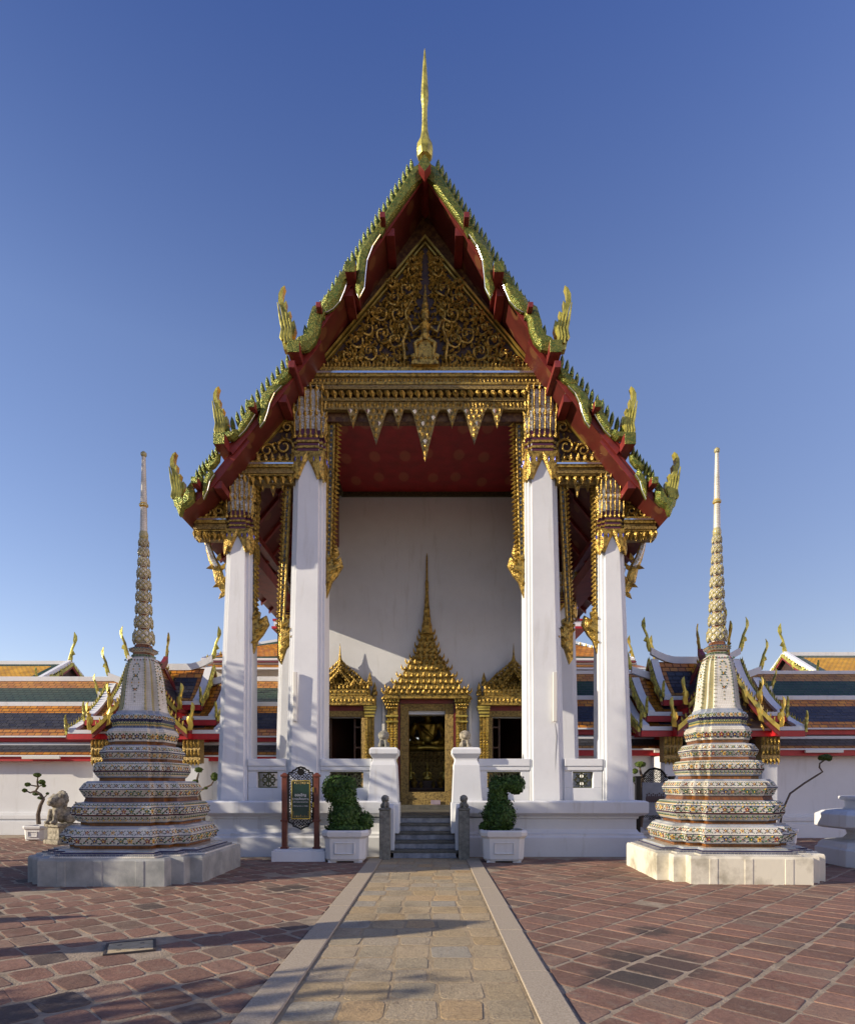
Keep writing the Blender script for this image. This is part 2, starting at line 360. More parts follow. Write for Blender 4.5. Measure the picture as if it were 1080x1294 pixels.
def clip(poly,nx,c):                                   # keep the side where nx*x >= c
    out=[]
    for i in range(len(poly)):
        a,b=poly[i],poly[(i+1)%len(poly)]; da,db=nx*a[0]-c,nx*b[0]-c
        if da>=0: out.append(a)
        if da*db<0:
            t=da/(da-db); out.append((a[0]+(b[0]-a[0])*t,a[1]+(b[1]-a[1])*t))
    return out
def paver(b,poly,z0,h,tilt,inset):
    n=len(poly); cx=sum(p[0] for p in poly)/n; cy=sum(p[1] for p in poly)/n
    k=lambda p,d: (cx+(p[0]-cx)*(1-d),cy+(p[1]-cy)*(1-d))
    tz=lambda p: tilt[0]*(p[0]-cx)+tilt[1]*(p[1]-cy)
    r0=[(*p,z0-.004) for p in poly]; r1=[(*k(p,inset*.3),z0+h*.65+tz(p)) for p in poly]; r2=[(*k(p,inset),z0+h+tz(p)) for p in poly]
    b.add(r0+r1+r2,[(i,(i+1)%n,n+(i+1)%n,n+i) for i in range(n)]+[(n+i,n+(i+1)%n,2*n+(i+1)%n,2*n+i) for i in range(n)]+[list(range(2*n,3*n))])
def rounded(cx,cy,a,c,rad,ang,rs,jit):
    pts=[]; ca,sa=math.cos(ang),math.sin(ang)
    for sx,sy in ((1,1),(-1,1),(-1,-1),(1,-1)):
        X_=sx*a+rs.uniform(-jit,jit); Y_=sy*c+rs.uniform(-jit,jit); r=rad*rs.uniform(.5,1.5)
        seq=[(X_,Y_-sy*r),(X_-sx*r*.3,Y_-sy*r*.3),(X_-sx*r,Y_)]
        if sx*sy<0: seq=seq[::-1]
        pts+=seq
    return [(cx+x*ca-y*sa,cy+x*sa+y*ca) for x,y in pts]
rs=random.Random(12); b=MB(); A45=R(-45)
EDGE=.885+.275
u=-30*.47
cols=range(-46,46)
for i in cols:
    for j in range(-70,70):
        lx=i*.455+rs.uniform(-.008,.008); ly=j*.315+ (.05 if i%2 else 0)+.03*math.sin(i*2.3)+rs.uniform(-.008,.008)
        x=lx*math.cos(A45)-ly*math.sin(A45); y=lx*math.sin(A45)+ly*math.cos(A45)+9
        if not (2.6<y<18.5 and abs(x)<3.2+y*.72): continue
        left=x<PB; gap=rs.uniform(.016,.030) if left else rs.uniform(.010,.022)
        if abs(x-dcx0)<.34 and abs(y-dcy0)<.34: continue
        poly=rounded(x,y,.2275-gap*1.15,.1575-gap*.8,.055 if left else .026,A45,rs,.016 if left else .009)
        poly=clip(poly,-1 if left else 1,(-(PB-EDGE) if left else PB+EDGE)+.015)
        if y>13.2 and abs(x)<5: continue
        if len(poly)<3 or rs.random()<.012: continue
        area=abs(sum(poly[q][0]*poly[(q+1)%len(poly)][1]-poly[(q+1)%len(poly)][0]*poly[q][1] for q in range(len(poly))))/2
        if area<.012: continue
        paver(b,poly,0,rs.uniform(.003,.008),(rs.uniform(-.008,.008),rs.uniform(-.008,.008)),rs.uniform(.03,.06))
tag(b.build('brick_paving',M['brick']),kind='structure')
b=MB(); y=1.2
while y<13.1:
    rd=rs.uniform(.33,.42); 
    if y+rd>13.2: break
    xs=[-.88]; 
    ws=[rs.uniform(.82,1.18) for _ in range(5)]; tot=sum(ws)
    x=PB-.88
    for w_ in ws:
        W=w_/tot*1.76; poly=rounded(x+W/2,y+rd/2+rs.uniform(-.012,.012),W/2-.016,rd/2-.016,.045,rs.uniform(-.02,.02),rs,.013)
        paver(b,poly,.004,rs.uniform(.001,.005),(rs.uniform(-.004,.004),rs.uniform(-.005,.005)),rs.uniform(.02,.04)); x+=W
    y+=rd
tag(b.build('path_setts',M['sett']),kind='structure')
# ================================================================ the hall
hall=thing('temple_hall','white pillared Thai temple hall with tiered gilded gable, red soffits and gold doorway','temple hall',(0,14,0))
hall.location=(0,0,0)
FL=.86                                                # porch floor
FY,BY=14.0,18.5                                       # facade plane, front wall of the hall
# --- stepped plinth: profile swept round three sides, leaving the stair gap
def plinth_half(s):
    prof=[(0,0),(0,.42),(.05,.45),(.05,.50),(.13,.53),(.18,.60),(.18,.82),(.14,.84),(.14,.88),(.06,.91),(0,.94),(-.03,.96),(-.03,1.2),(.03,1.23),(.22,1.23),(.22,.95)]
    X0,X1=.92,4.88; Y0,Y1=13.56,26
    b=MB(mir(s)); ring=[]
    for x,y in ((X0,Y0),(X1,Y0),(X1,Y1)): pass
    A=[];B=[];C=[]
    for o,z in prof:
        A.append((X0,Y0+o,z)); B.append((X1-o,Y0+o,z)); C.append((X1-o,Y1,z))
    n=len(prof)
    b.add(A+B+C,[(i,i+1,n+i+1,n+i) for i in range(n-1)]+[(n+i,n+i+1,2*n+i+1,2*n+i) for i in range(n-1)]+[list(range(n))])
    return b.build('plinth',M['plinth_white'],hall,bevel=.008)
for s in (-1,1): plinth_half(s)
f=MB(); f.box(-4.7,4.7,14.55,BY+8.5,.3,FL); f.box(-4.62,-.95,13.8,14.55,.3,FL-.003); f.box(.95,4.62,13.8,14.55,.3,FL-.003)
f.build('porch_floor',M['step_nose'],hall)
# --- stairs: five risers of veined marble with dark nosings
st=sub('staircase',hall)
for i in range(5):
    z1=(i+1)*FL/5; y0=13.28+i*.29; w=.86-.012*i
    a=MB(); a.box(-w,w,y0+.02,14.6+.01*i,.0 if i==0 else z1-FL/5+.004,z1-.055); a.build('riser',M['step_marble'],st,bevel=.004)
    a=MB(); a.box(-w-.0,w+.0,y0,14.62+.01*i,z1-.053,z1); a.build('tread',M['step_nose'],st,bevel=.01)
s_=MB(); s_.box(-.85,.85,BY-.55,BY-.02,FL+.002,FL+.12); s_.build('door_sill',M['step_nose'],st)
# --- stair piers and cheek walls
for s in (-1,1):
    b=MB(mir(s))
    def pr(x0,x1,y0,y1,z,d=0): return [(x0,y0,z),(x1,y0,z),(x1,y1,z),(x0,y1,z)]
    b.loft([pr(.60,1.28,13.72,14.5,1.18),pr(.64,1.22,13.76,14.46,2.02),pr(.67,1.17,13.80,14.42,2.13),pr(.67,1.17,13.80,14.42,2.17),pr(.60,1.24,13.72,14.5,2.28),pr(.60,1.24,13.72,14.5,2.38),pr(.64,1.20,13.76,14.46,2.42)])
    b.loft([pr(.58,1.3,13.70,14.5,.5),pr(.58,1.3,13.70,14.5,1.18)])
    b.build('stair_pier',M['plinth_white'],hall,bevel=.012)
    c=MB(mir(s)); pts=[(13.30,0),(13.30,1.08),(13.38,1.17),(13.5,1.17),(13.7,1.0),(13.7,0)]
    c.add([(.665,y,z) for y,z in pts]+[(.865,y,z) for y,z in pts],[list(range(6)),list(range(11,5,-1))]+[(i,(i+1)%6,6+(i+1)%6,6+i) for i in range(6)])
    c.T=mir(s); c.build('stair_cheek',M['plinth_white'],hall,bevel=.01)
# --- columns: (outer x, inner x at base; outer x at top; z top)
def gem_ring(b,x0,x1,y0,y1,z,n,a,h,vz,m,lift=.03,faces='frlb',shape='leaf',lean=0):
    W=x1-x0; D=y1-y0
    for i in range(n):
        t=(i+.5)/n
        if 'f' in faces: getattr(b,shape)((x0+W*t,y0-.005,z),(1,0,0),(0,-lean,vz),(0,-1,0),a*W/n,h,lift,m)
        if 'b' in faces: getattr(b,shape)((x0+W*t,y1+.005,z),(1,0,0),(0,lean,vz),(0,1,0),a*W/n,h,lift,m)
        if 'l' in faces: getattr(b,shape)((x0-.005,y0+D*t,z),(0,1,0),(-lean,0,vz),(-1,0,0),a*D/n,h,lift,m)
        if 'r' in faces: getattr(b,shape)((x1+.005,y0+D*t,z),(0,1,0),(lean,0,vz),(1,0,0),a*D/n,h,lift,m)
def capital(s,x0,x1,y0,y1,z0,z1,parent):
    """lotus capital: downward skirt, plum and gold collars, two tiers of tall petals with mirror strips between"""
    H=z1-z0; b=MB(mir(s))
    def rr(g,z): return [(x,y,z) for x,y in rect_redent(x0-g,x1+g,y0-g,y1+g,.07,2)]
    b.loft([rr(.004,z0+.285*H),rr(.02,z0+.31*H),rr(.015,z0+.36*H),rr(.01,z0+.55*H),rr(.03,z0+.75*H),rr(.025,z0+.77*H),rr(.05,z0+.97*H),rr(.05,z1)],[2,2,3,1,1,1,1])
    for k,(zz,m,g) in enumerate([(.305,3,.035),(.335,0,.05),(.365,3,.03),(.395,0,.05),(.425,3,.03)]):
        b.loft([rr(g,z0+zz*H),rr(g,z0+(zz+.024)*H)],[m])
    gem_ring(b,x0-.02,x1+.02,y0-.02,y1+.02,z0+.47*H,6,.46,.045*H,1,0,.04)
    for zc,hh,g,n in ((.58,.17,.015,6),(.84,.17,.035,6)):
        gem_ring(b,x0-g,x1+g,y0-g,y1+g,z0+zc*H,n,.23,hh*H,1,0,.05,lean=.10)
        gem_ring(b,x0-g-.02,x1+g+.02,y0-g-.02,y1+g+.02,z0+(zc+.125)*H,n,.34,.05*H,1,0,.04,lean=.5)
    # skirt: side leaves fall in an inverted V, leaving the white tip of the shaft between them
    W=x1-x0
    for fc in 'flrb':
        def P(t,z,o):
            if fc=='f': return (x0+W*t,y0-o,z)
            if fc=='b': return (x0+W*t,y1+o,z)
            if fc=='l': return (x0-o,y0+(y1-y0)*t,z)
            return (x1+o,y0+(y1-y0)*t,z)
        for q in (0,1):
            e=lambda t: t if q==0 else 1-t
            o=[(0,.31),(.5,.31),(.5,.22),(.36,.13),(.2,.0),(.06,.02),(-.04,-.04)]
            pts=[(e(t),z0+zz*H) for t,zz in o]; n=len(pts)
            cx=sum(p[0] for p in pts)/n; cz=sum(p[1] for p in pts)/n
            V=[P(t,z,.03) for t,z in pts]+[P(cx+(t-cx)*.5,cz+(z-cz)*.5,.07) for t,z in pts]+[P(t,z,-.01) for t,z in pts]
            b.add(V,[(i,(i+1)%n,n+(i+1)%n,n+i) for i in range(n)]+[list(range(n,2*n))]+[(i,(i+1)%n,2*n+(i+1)%n,2*n+i) for i in range(n)],0)
        for t in (.1,.3,.7,.9): 
            c=P(t,z0+.21*H,.05); b.leaf(c,{'f':(1,0,0),'b':(1,0,0)}.get(fc,(0,1,0)),(0,0,-1),{'f':(0,-1,0),'b':(0,1,0),'l':(-1,0,0),'r':(1,0,0)}[fc],.03,.07*H,.04,2)
    return b.build('capital',[M['gold'],M['mirror_band'],M['blue_glass'],M['purple']],parent)
def column(s,xi,xo,xo_top,y0,y1,zt,cz,mats='white',cap=True,xi_top=None):
    xi_top=xi if xi_top is None else xi_top
    b=MB(mir(s))
    def rr(z,a,c,d): return [(x,y,z) for x,y in rect_redent(min(a,c),max(a,c),y0+d,y1-d,.065,2)]
    b.loft([rr(FL-.1,xi,xo,0),rr(zt,xi_top,xo_top,.10)])
    o=b.build('column',M[mats],hall,bevel=.008)
    if cap: capital(s,min(xi_top,xo_top)+.0,max(xi_top,xo_top)-.0,y0+.10,y1-.10,cz[0],cz[1],o)
    return o
ci=column(-1,2.30,3.17,2.98,13.85,14.85,9.4,None,cap=False,xi_top=2.27)
inner={}; 
for s in (-1,1):
    if s==-1: o=ci
    else: o=column(s,2.30,3.17,2.98,13.85,14.85,9.4,None,cap=False,xi_top=2.27)
    capital(s,2.30,2.99,13.95,14.75,wz(605,13.9),wz(487,13.9),o); inner[s]=o
    o2=column(s,3.95,4.74,4.50,13.85,14.65,7.6,None,cap=False,xi_top=3.93)
    capital(s,3.95,4.51,13.95,14.55,wz(697,13.9),wz(600,13.9),o2)
    rx,ry=(3.82,18.6) if s<0 else (3.56,17.4); o3=column(s,rx,rx+.80,rx+.66,ry,ry+.75,6.9,None,cap=False,xi_top=rx-.02); capital(s,rx,rx+.66,ry+.1,ry+.65,6.35,7.6,o3)
    # tube lamp on the inner column
    t=MB(mir(s)); t.box(2.86,2.95,13.79,13.86,wz(912,13.8),wz(849,13.8)); t.build('tube_light',M['tube'],o,bevel=.012)
cb=MB(); xq=wx(702,13.8)
cb.tube([(xq,13.88,wz(914,13.8)),(xq+.03,13.87,wz(930,13.8)),(xq+.01,13.87,wz(955,13.8)),(xq,13.87,wz(985,13.8))],.008,5); cb.build('cable',M['cable'],inner[1])
# --- low parapets with openwork panels
def openwork(b,x0,x1,y,z0,z1,n,m=0):
    w=(x1-x0)/n; t=.022
    for q in range(2*n+1):
        xx=x0+q*w/2; b.box(xx-.012,xx+.012,y-.012,y+.012,z0,z1,m)
    b.box(x0,x1,y-.012,y+.012,(z0+z1)/2-.012,(z0+z1)/2+.012,m)
    for zz in (z0+.015,z1-.015): b.box(x0,x1,y-.025,y+.025,zz-.015,zz+.015,m)
    for i in range(n+1): b.box(x0+i*w-t/2,x0+i*w+t/2,y-.03,y+.03,z0,z1,m)
    for i in range(n):
        cx=x0+(i+.5)*w; cz=(z0+z1)/2; r=min(w,z1-z0)/2
        for a in range(4):
            a0=math.pi/4+a*math.pi/2
            b.tube([(cx,y,cz),(cx+r*.95*math.cos(a0),y,cz+r*.95*math.sin(a0))],.022,4,m)
            px,pz=cx+r*.45*math.cos(a0+math.pi/4),cz+r*.45*math.sin(a0+math.pi/4)
            b.tube([(px+r*.34*math.cos(q*math.pi/4),y,pz+r*.34*math.sin(q*math.pi/4)) for q in range(9)],.018,4,m)
M['openwork']=noisy('green_bronze_openwork',(.10,.12,.07),(.22,.21,.11),14,.5,.3)
def parapet(s,x0,x1,n):
    b=MB(mir(s)); z0,z1,zt=1.0,1.62,2.17; wy0,wy1=13.95,14.25
    pz0,pz1=wz(996,14.0),wz(975.5,14.0); m=.2
    b.box(x0,x1,wy0,wy1,z0,pz0); b.box(x0,x0+m,wy0,wy1,pz0,pz1); b.box(x1-m,x1,wy0,wy1,pz0,pz1); b.box(x0,x1,wy0,wy1,pz1,zt-.17)
    b.box(x0+.002,x1-.002,wy0-.05,wy1+.05,zt-.167,zt)
    b.box(x0+.0,x1-.0,wy0-.03,wy0-.001,zt-.26,zt-.169)
    o=b.build('parapet',M['white'],hall,bevel=.01)
    g=MB(mir(s)); openwork(g,x0+m,x1-m,14.1,pz0,pz1,n); g.build('openwork_panel',M['openwork'],o)
for s in (-1,1):
    parapet(s,1.2,2.36,2); parapet(s,3.14,4.0,1)
    # side parapet between the side columns
    b=MB(mir(s)); b.box(3.9,4.2,14.6,17.35,FL-.1,2.0); b.build('side_parapet',M['white'],hall,bevel=.01)
# --- front wall of the hall with door and two windows
WT=10.75; dz0,dz1=FL+.1,wz(903,BY); wx0,wx1=2.57-.62,2.57+.62; wzz0,wzz1=1.45,wz(906,BY)
w=MB()
def wallbox(x0,x1,z0,z1): w.box(x0,x1,BY,BY+.45,z0,z1)
wallbox(-3.7,-wx1,FL,WT); wallbox(-wx0,-.66,FL,WT); wallbox(.66,wx0,FL,WT); wallbox(wx1,3.7,FL,WT)
for s in (-1,1):
    a,bb=sorted((s*wx0,s*wx1)); wallbox(a,bb,FL,wzz0); wallbox(a,bb,wzz1,WT)
wallbox(-.66,.66,dz1,WT); wallbox(-.66,.66,FL,dz0)
fw=w.build('front_wall',M['white'],hall)
w=MB()
for s in (-1,1): w.box(min(s*3.7,s*3.3),max(s*3.7,s*3.3),BY+.452,28,FL,9.2)
w.box(-3.3,-1.2,27.6,28,FL,9.2); w.box(1.2,3.3,27.6,28,FL,9.2); w.box(-1.2,-.85,27.6,28,FL,9.2); w.box(-.45,1.2,27.6,28,FL,9.2); w.box(-.85,-.45,27.6,28,FL,3.2); w.box(-.85,-.45,27.6,28,3.7,9.2)
w.build('hall_wall',[M['wall_white']],hall)
w=MB(); w.box(-3.299,3.299,BY+.453,27.599,8.0,8.2); w.build('interior_ceiling',M['ceiling'],hall)
w=MB()
for s in (-1,1): w.box(min(s*3.29,s*3.2),max(s*3.29,s*3.2),BY+.46,27.5,FL,8)
w.box(-3.2,-1.2,27.45,27.59,FL,8); w.box(1.2,3.2,27.45,27.59,FL,8); w.build('interior_panelling',M['interior'],hall)
# window leaves standing open inside, dark joinery
for s in (-1,1):
    b=MB(mir(s)); 
    for q,(xa,xb) in enumerate(((wx0+.02,wx0+.28),(wx1-.28,wx1-.02))):
        b.box(xa,xa+.05,BY+.35,BY+.4,wzz0,wzz1); b.box(xb-.05,xb,BY+.35,BY+.4,wzz0,wzz1)
        for k in range(4): b.box(xa,xb,BY+.355,BY+.395,wzz0+k*.62,wzz0+k*.62+.05)
    b.build('window_shutter',M['dark_in'],hall)
# --- porch ceiling and inner sides
w=MB(); w.box(-2.62,2.62,14.16,BY-.001,10.33,10.45); w.build('porch_ceiling',M['ceiling'],hall)
w=MB(); w.box(-2.55,2.55,BY-.09,BY-.002,10.2,10.328)
for s in (-1,1): w.box(min(s*2.62,s*2.5),max(s*2.62,s*2.5),14.2,BY-.1,10.2,10.328)
w.build('ceiling_trim',M['trim_dark'],hall)
for s in (-1,1):
    w=MB(mir(s)); w.box(2.63,2.8,14.75,BY-.003,8.7,11.2); w.build('side_beam',M['red'],hall)
# --- tiered roof: three tiers, each a pair of slabs with real thickness
YB=13.2
def fpt(px,py): return fx(px,py,YB)
def lerp(a,b,t): return (a[0]+(b[0]-a[0])*t, a[1]+(b[1]-a[1])*t)
tiers=[dict(top=[(537,205),(455,327),(380,436)],bot=[(537,236),(462,344),(388,452)],y=13.24),
       dict(top=[(400,418),(345,492),(284,562)],bot=[(408,432),(352,506),(296,574)],y=13.30),
       dict(top=[(306,545),(262,600),(222,640)],bot=[(316,556),(270,612),(225,651)],y=13.36)]
YE=24.0
for s in (-1,1):
    for ti,t in enumerate(tiers):
        T=[fpt(*p) for p in t['top']]; B=[lerp(p,q_,.50 if ti==0 else .66) for p,q_ in zip(T,[fpt(*p) for p in t['bot']])]
        b=MB(lambda x,y,z,s=s:(-s*x,y,z)); 
        for i in range(2):
            a0,a1,b1,b0=T[i],T[i+1],B[i+1],B[i]
            y0,y1=t['y'],YE
            V=[(a0[0],y0,a0[1]),(a1[0],y0,a1[1]),(b1[0],y0,b1[1]),(b0[0],y0,b0[1]),(a0[0],y1,a0[1]),(a1[0],y1,a1[1]),(b1[0],y1,b1[1]),(b0[0],y1,b0[1])]
            ln=math.dist(a0,a1)
            uv=[(y0,ln),(y0,0),(y1,0),(y1,ln)]
            b.add(V,[(0,1,5,4)],0,[[(y0,ln),(y0,0),(y1,0),(y1,ln)]])
            b.add(V,[(3,2,6,7)],1); b.add(V,[(0,3,2,1),(4,5,6,7),(1,2,6,5)] + ([(0,4,7,3)] if i==0 else []),2)
        b.build('roof_tier',[M['tile_orange'],M['soffit'],M['red']],hall)
        # purlins under the soffit, painted red, running back from the barge
        p=MB(lambda x,y,z,s=s:(-s*x,y,z))
        for u in ((.28,.62) if ti==0 else (.45,)):
            k=u*2; i=int(k); q=lerp(B[i],B[i+1],k-i)
            p.box(q[0]-.09,q[0]+.09,t['y']+.02,YE-.3,q[1]-.16,q[1]+.0)
        if ti>0:
            for r in range(9):        # rafters
                yy=14.9+r*.95
                for i in range(2):
                    a,c=B[i],B[i+1]
                    V=[(a[0],yy,a[1]-.005),(c[0],yy,c[1]-.005),(c[0],yy,c[1]-.11),(a[0],yy,a[1]-.11)]
                    V+=[(x,y+.1,z) for x,y,z in V]
                    p.add(V,[(0,1,2,3),(7,6,5,4),(0,4,5,1),(1,5,6,2),(2,6,7,3),(3,7,4,0)])
        p.build('rafter_frame',M['red'],hall)
# --- bargeboards with naga curves, fins and swan-tail finials
def outline_to(pts): return [fpt(*p) for p in pts]
bands=[[ [(537,206),(523,214),(476,290),(470,300),(483,300),(488,290),(530,232),(537,226)],
         [(479,293),(470,298),(462,307),(456,315),(452,330),(450.5,346),(452,357),(449,367),(452,374),(454,379.5),(457,374),(461,366),(462.5,348),(464.5,331),(471.5,313),(481,299)],
         [(450,343),(444,340.5),(437,342),(430,349),(424,363),(417.5,375),(408,382),(405,396),(414,396.5),(422,392),(430,383),(436,369),(440,356),(447,352)],
         [(403,387),(396,391),(392.5,402),(391,415),(386.5,428),(381,435),(371,439),(371,446),(380,447),(391,445),(400,435),(405.5,420),(407.5,407),(412,397)] ],
       [ [(371,461),(361,465),(355,472),(344,484),(351,489),(361,482),(368,475)],
         [(351,482),(340,489),(331,500),(328,512),(330,521),(326,529),(328.5,539.5),(334,532),(338,521),(341,509),(347,496),(356,487)],
         [(329,508),(320,509),(313,517),(308,527),(303,537),(300,548),(302,551),(310,543),(318,531),(323,522),(331,515)],
         [(301,543),(296,547),(285,547),(277,551),(275,556),(284,557),(295,556),(302,550)] ],
       [ [(277,571),(268,580),(259,587),(263,592),(270,588),(276,580)],
         [(266,590),(258,600),(254.5,614),(256,629),(261,618),(264,606),(270,597)],
         [(256,602),(247,601),(242,606),(240,612),(243,615),(248,609),(256,609)],
         [(240.5,608),(245,619),(244.5,631),(238,637),(231,641),(228.5,649),(226,651),(222,640),(218,631),(221,626),(231,629),(236,620)] ]]
hang=[(a*.88,b) for a,b in [(0,0),(-15,-2),(-18.5,-16),(-16,-28),(-20.6,-34),(-16.8,-39),(-19,-51),(-22.8,-62),(-22.5,-72),(-18.4,-79.5),(-13.6,-82.5),(-16,-76),(-17,-68),(-14.6,-60),(-11.4,-63.5),(-12.2,-55),(-9.8,-48),(-5.4,-50),(-7,-42.5),(-4.1,-35.5),(0,-39),(2.2,-29),(-.3,-21),(-5,-15),(-2,-9)]]
fin=[(-2.2,5),(-4.4,-2),(-5.0,-9),(-3.2,-17.5),(-0.6,-13.5),(1.2,-7),(2.2,0),(3.0,7)]
fin_lines=[((525,214),(386,432),28),((368,457),(285,550),13),((275,571),(246,605),7)]
hang_at=[((373,446),1.0),((287,559),.86),((231,640),.86)]
purl=[[((445,352),6.2,1),((485,288),3.2,0),((406,399),3.0,0),((375,450),7.2,1)],[((322,519),4,1),((282,562),6.8,1),((372,470),4,0)],[((250,612),4,1)]]
fin_proto=None
for s in (-1,1):
    S=(lambda x,y,z,s=s:(-s*x,y,z))
    for ti,t in enumerate(tiers):
        y=t['y']
        bb=MB(S)
        for k,bd in enumerate(bands[ti]): bb.dome(outline_to(bd),y-.16-.012*k,y-.02-.004*k,0,ridge=.62)
        bo=bb.build('bargeboard',[M['green_gold']],hall)
        # red inner board below the scales
        T=[fpt(*p) for p in t['top']]; B=[lerp(p,q_,.60 if ti==0 else .74) for p,q_ in zip(T,[fpt(*p) for p in t['bot']])]
        rb=MB(S); Tm=[lerp(a,c,.45) for a,c in zip(T,B)]; Bm=[lerp(a,c,1.0) for a,c in zip(T,B)]
        Bm[0]=(0,Bm[0][1]) if ti==0 else Bm[0]
        rb.strip(Tm,Bm,y-.018,y-.001); rb.build('fascia_board',M['red'],bo)
        # white glass edging along the naga bellies
        ed=MB(S)
        for bd in bands[ti][1:3]:
            h=len(bd)//2; pts=outline_to(bd[h:]); ed.tube([(x,y-.10,z) for x,z in pts],.009,4)
        ed.build('glass_edging',M['silver'],bo)
        (ax,ay),(cx,cy),n=fin_lines[ti]
        for k in range(n):
            u=(k+.5)/n; bx,by=ax+(cx-ax)*u,ay+(cy-ay)*u
            x,z=fpt(bx,by)
            if fin_proto is None:
                q=YB/FPX; m_=MB(); m_.dome([(px*q,-pz*q) for px,pz in fin],-.05,.05,0,ridge=.3)
                fin_proto=m_.build('fin',M['green_gold'],bo); o=fin_proto
            else: o=fin_proto.copy(); COL.objects.link(o); o.parent=bo
            sc_=1.0-.10*ti+.05*math.sin(k*1.7); o.location=(-s*x,y-.04,z); o.scale=(-s*sc_*1.0,1,sc_)
            o.rotation_euler=(0,0,0)
        (hx,hy),hs=hang_at[ti]
        m_=MB(S); m_.prism([fpt(hx+a*hs,hy+b*hs) for a,b in hang],y-.11,y+.05,0)
        # ribs carved along the body
        for off in (-6.5,-2.5,1.5,5):
            m_.tube([(fpt(hx+(a+off)*hs,hy+b*hs)[0],y-.13,fpt(hx+(a+off)*hs,hy+b*hs)[1]) for a,b in ((-8,-6-abs(off)),(-9.5,-16),(-7.5,-27),(-10,-38),(-12+(-2 if off<0 else 0),-50+off*1.5))],[.03,.04,.042,.035,.012],5)
        m_.build('swan_tail_finial',M['finial'],hall)
        for (px,py),r,cap in purl[ti]:
            pm=MB(S); x,z=fpt(px,py); q=r*YB/FPX
            pm.box(x-q,x+q,y-.34,y+.9,z-q*1.05,z+q*1.05,0)
            pm.box(x-q*1.02,x+q*1.02,y-.36,y-.342,z-q*1.07,z+q*1.07,1 if cap else 0)
            pm.build('purlin_end',[M['red'],M['green_gold']],hall,bevel=.01)
# ridge finial (chofa), diamond purlin end at the apex
c=MB(); A=lambda pxr,py:(pxr*YB/FPX,wz(py,YB))
prof=[A(1.2,208),A(9,203),A(11,196),A(10,188),A(6.2,180),A(4.3,170),A(3.6,156),A(3.5,140),A(4.3,134),A(5.1,127),A(5.0,122),A(4.0,108),A(2.6,88),A(1.3,72),A(.3,65)]
c.lathe(prof,8,(0,13.14,0),0,R(22.5)); 
c.build('ridge_finial',M['finial'],hall,smooth=35)
d=MB(); ax,az=fpt(537,224); q=.13
d.add([(0,12.9,az+.2),(q,12.9,az),(0,12.9,az-.16),(-q,12.9,az),(0,14,az+.2),(q,14,az),(0,14,az-.16),(-q,14,az)],[(0,1,2,3),(4,7,6,5),(0,4,5,1),(1,5,6,2),(2,6,7,3),(3,7,4,0)],[1,0,0,0,0,0])
d.build('ridge_beam_end',[M['red'],M['green_gold']],hall)
# --- gable wall, pediment carving
gw=MB()
g1=[fx(p[0],p[1],YB) for p in ((537,222),(459,336),(383,445))]
gp=[(x,z+.02) for x,z in g1]+[(g1[-1][0]+.05,9.9)]
gw.prism(gp+[(-x,z) for x,z in gp[::-1][:-1]],FY+.12,FY+.3)
gw.build('gable_wall',M['brown_gilt'],hall)
P=lambda px,py: fx(px,py,FY)
def tri_inset(ap,hb,base): return [P(537,ap),P(537-hb,base),P(537+hb,base)]
pd=sub('pediment',hall)
b=MB(); b.prism(tri_inset(304,136,468),FY+.02,FY+.119); b.build('pediment_board',M['dark_back'],pd)
b=MB()
for s in (-1,1):
    for o,wd,yy in ((0,2.6,FY-.07),(5.2,2.0,FY-.05)):
        a=P(537,299+o*1.5); e=P(537+s*(141-o*1.15),468); dx=wd*FY/FPX
        b.prism([a,(a[0],a[1]-dx*1.5),(e[0]-s*dx*1.25,e[1]),(e[0],e[1])],yy,FY+.019)
b.build('pediment_frame',M['gold_smooth'],pd)
# scrolls: mirrored spirals with flame leaves
sp=[(521,345,8),(514,368,10),(497,380,9),(481,398,11),(504,400,12),(485,425,13),(465,418,9),(452,433,10),(468,447,12),(500,432,11),(440,452,8),(425,459,6),(505,456,9),(484,457,7),(522,332,6),(512,390,7),(455,457,7),(470,400,6),(495,360,6),(508,416,6)]
rv=MB(); rs=random.Random(3)
for (px,py,r) in sp:
    for s in (-1,1):
        cx,cz=P(537+s*(px-537),py); rr_=r*FY/FPX; path=[]; rad=[]
        d0=1 if int(px+py)%2 else -1
        for k in range(26):
            u=k/25; a=s*d0*(u*9.6)+math.pi/2*(1+s*.4*d0); q=rr_*(1-.80*u)
            path.append((cx+q*math.cos(a),FY-.03-.09*u+.03*math.sin(k),cz+q*math.sin(a))); rad.append(.034*(1-.55*u))
        rv.tube(path,rad,5)
        rv.gem((cx,FY-.12,cz),(1,0,0),(0,0,1),(0,-1,0),.05,.06,.05,0)
        for k in range(9):
            a=k*2*math.pi/9+.3; u=(math.cos(a),0,math.sin(a)); v=(-math.sin(a)*s,0,math.cos(a)*s)
            v2=Vector(u)*.8+Vector(v)*.6
            rv.leaf((cx+rr_*1.1*u[0],FY-.04,cz+rr_*1.1*u[2]),(-v2.z,0,v2.x),tuple(v2),(0,-1,0),.035,.085,.06)
for k in range(420):
    py=rs.uniform(318,464); hw=(py-308)*136/164-5
    if hw<2: continue
    px=rs.uniform(5,hw); a=rs.uniform(0,6.28)
    for s in (-1,1):
        x,z=P(537+s*px,py); v=(s*math.cos(a),0,math.sin(a)); rv.leaf((x,FY+.0,z),(-v[2],0,v[0]),v,(0,-1,0),.03,.075*rs.uniform(.7,1.3),.05)
rv.build('carved_scrollwork',M['gold'],pd)
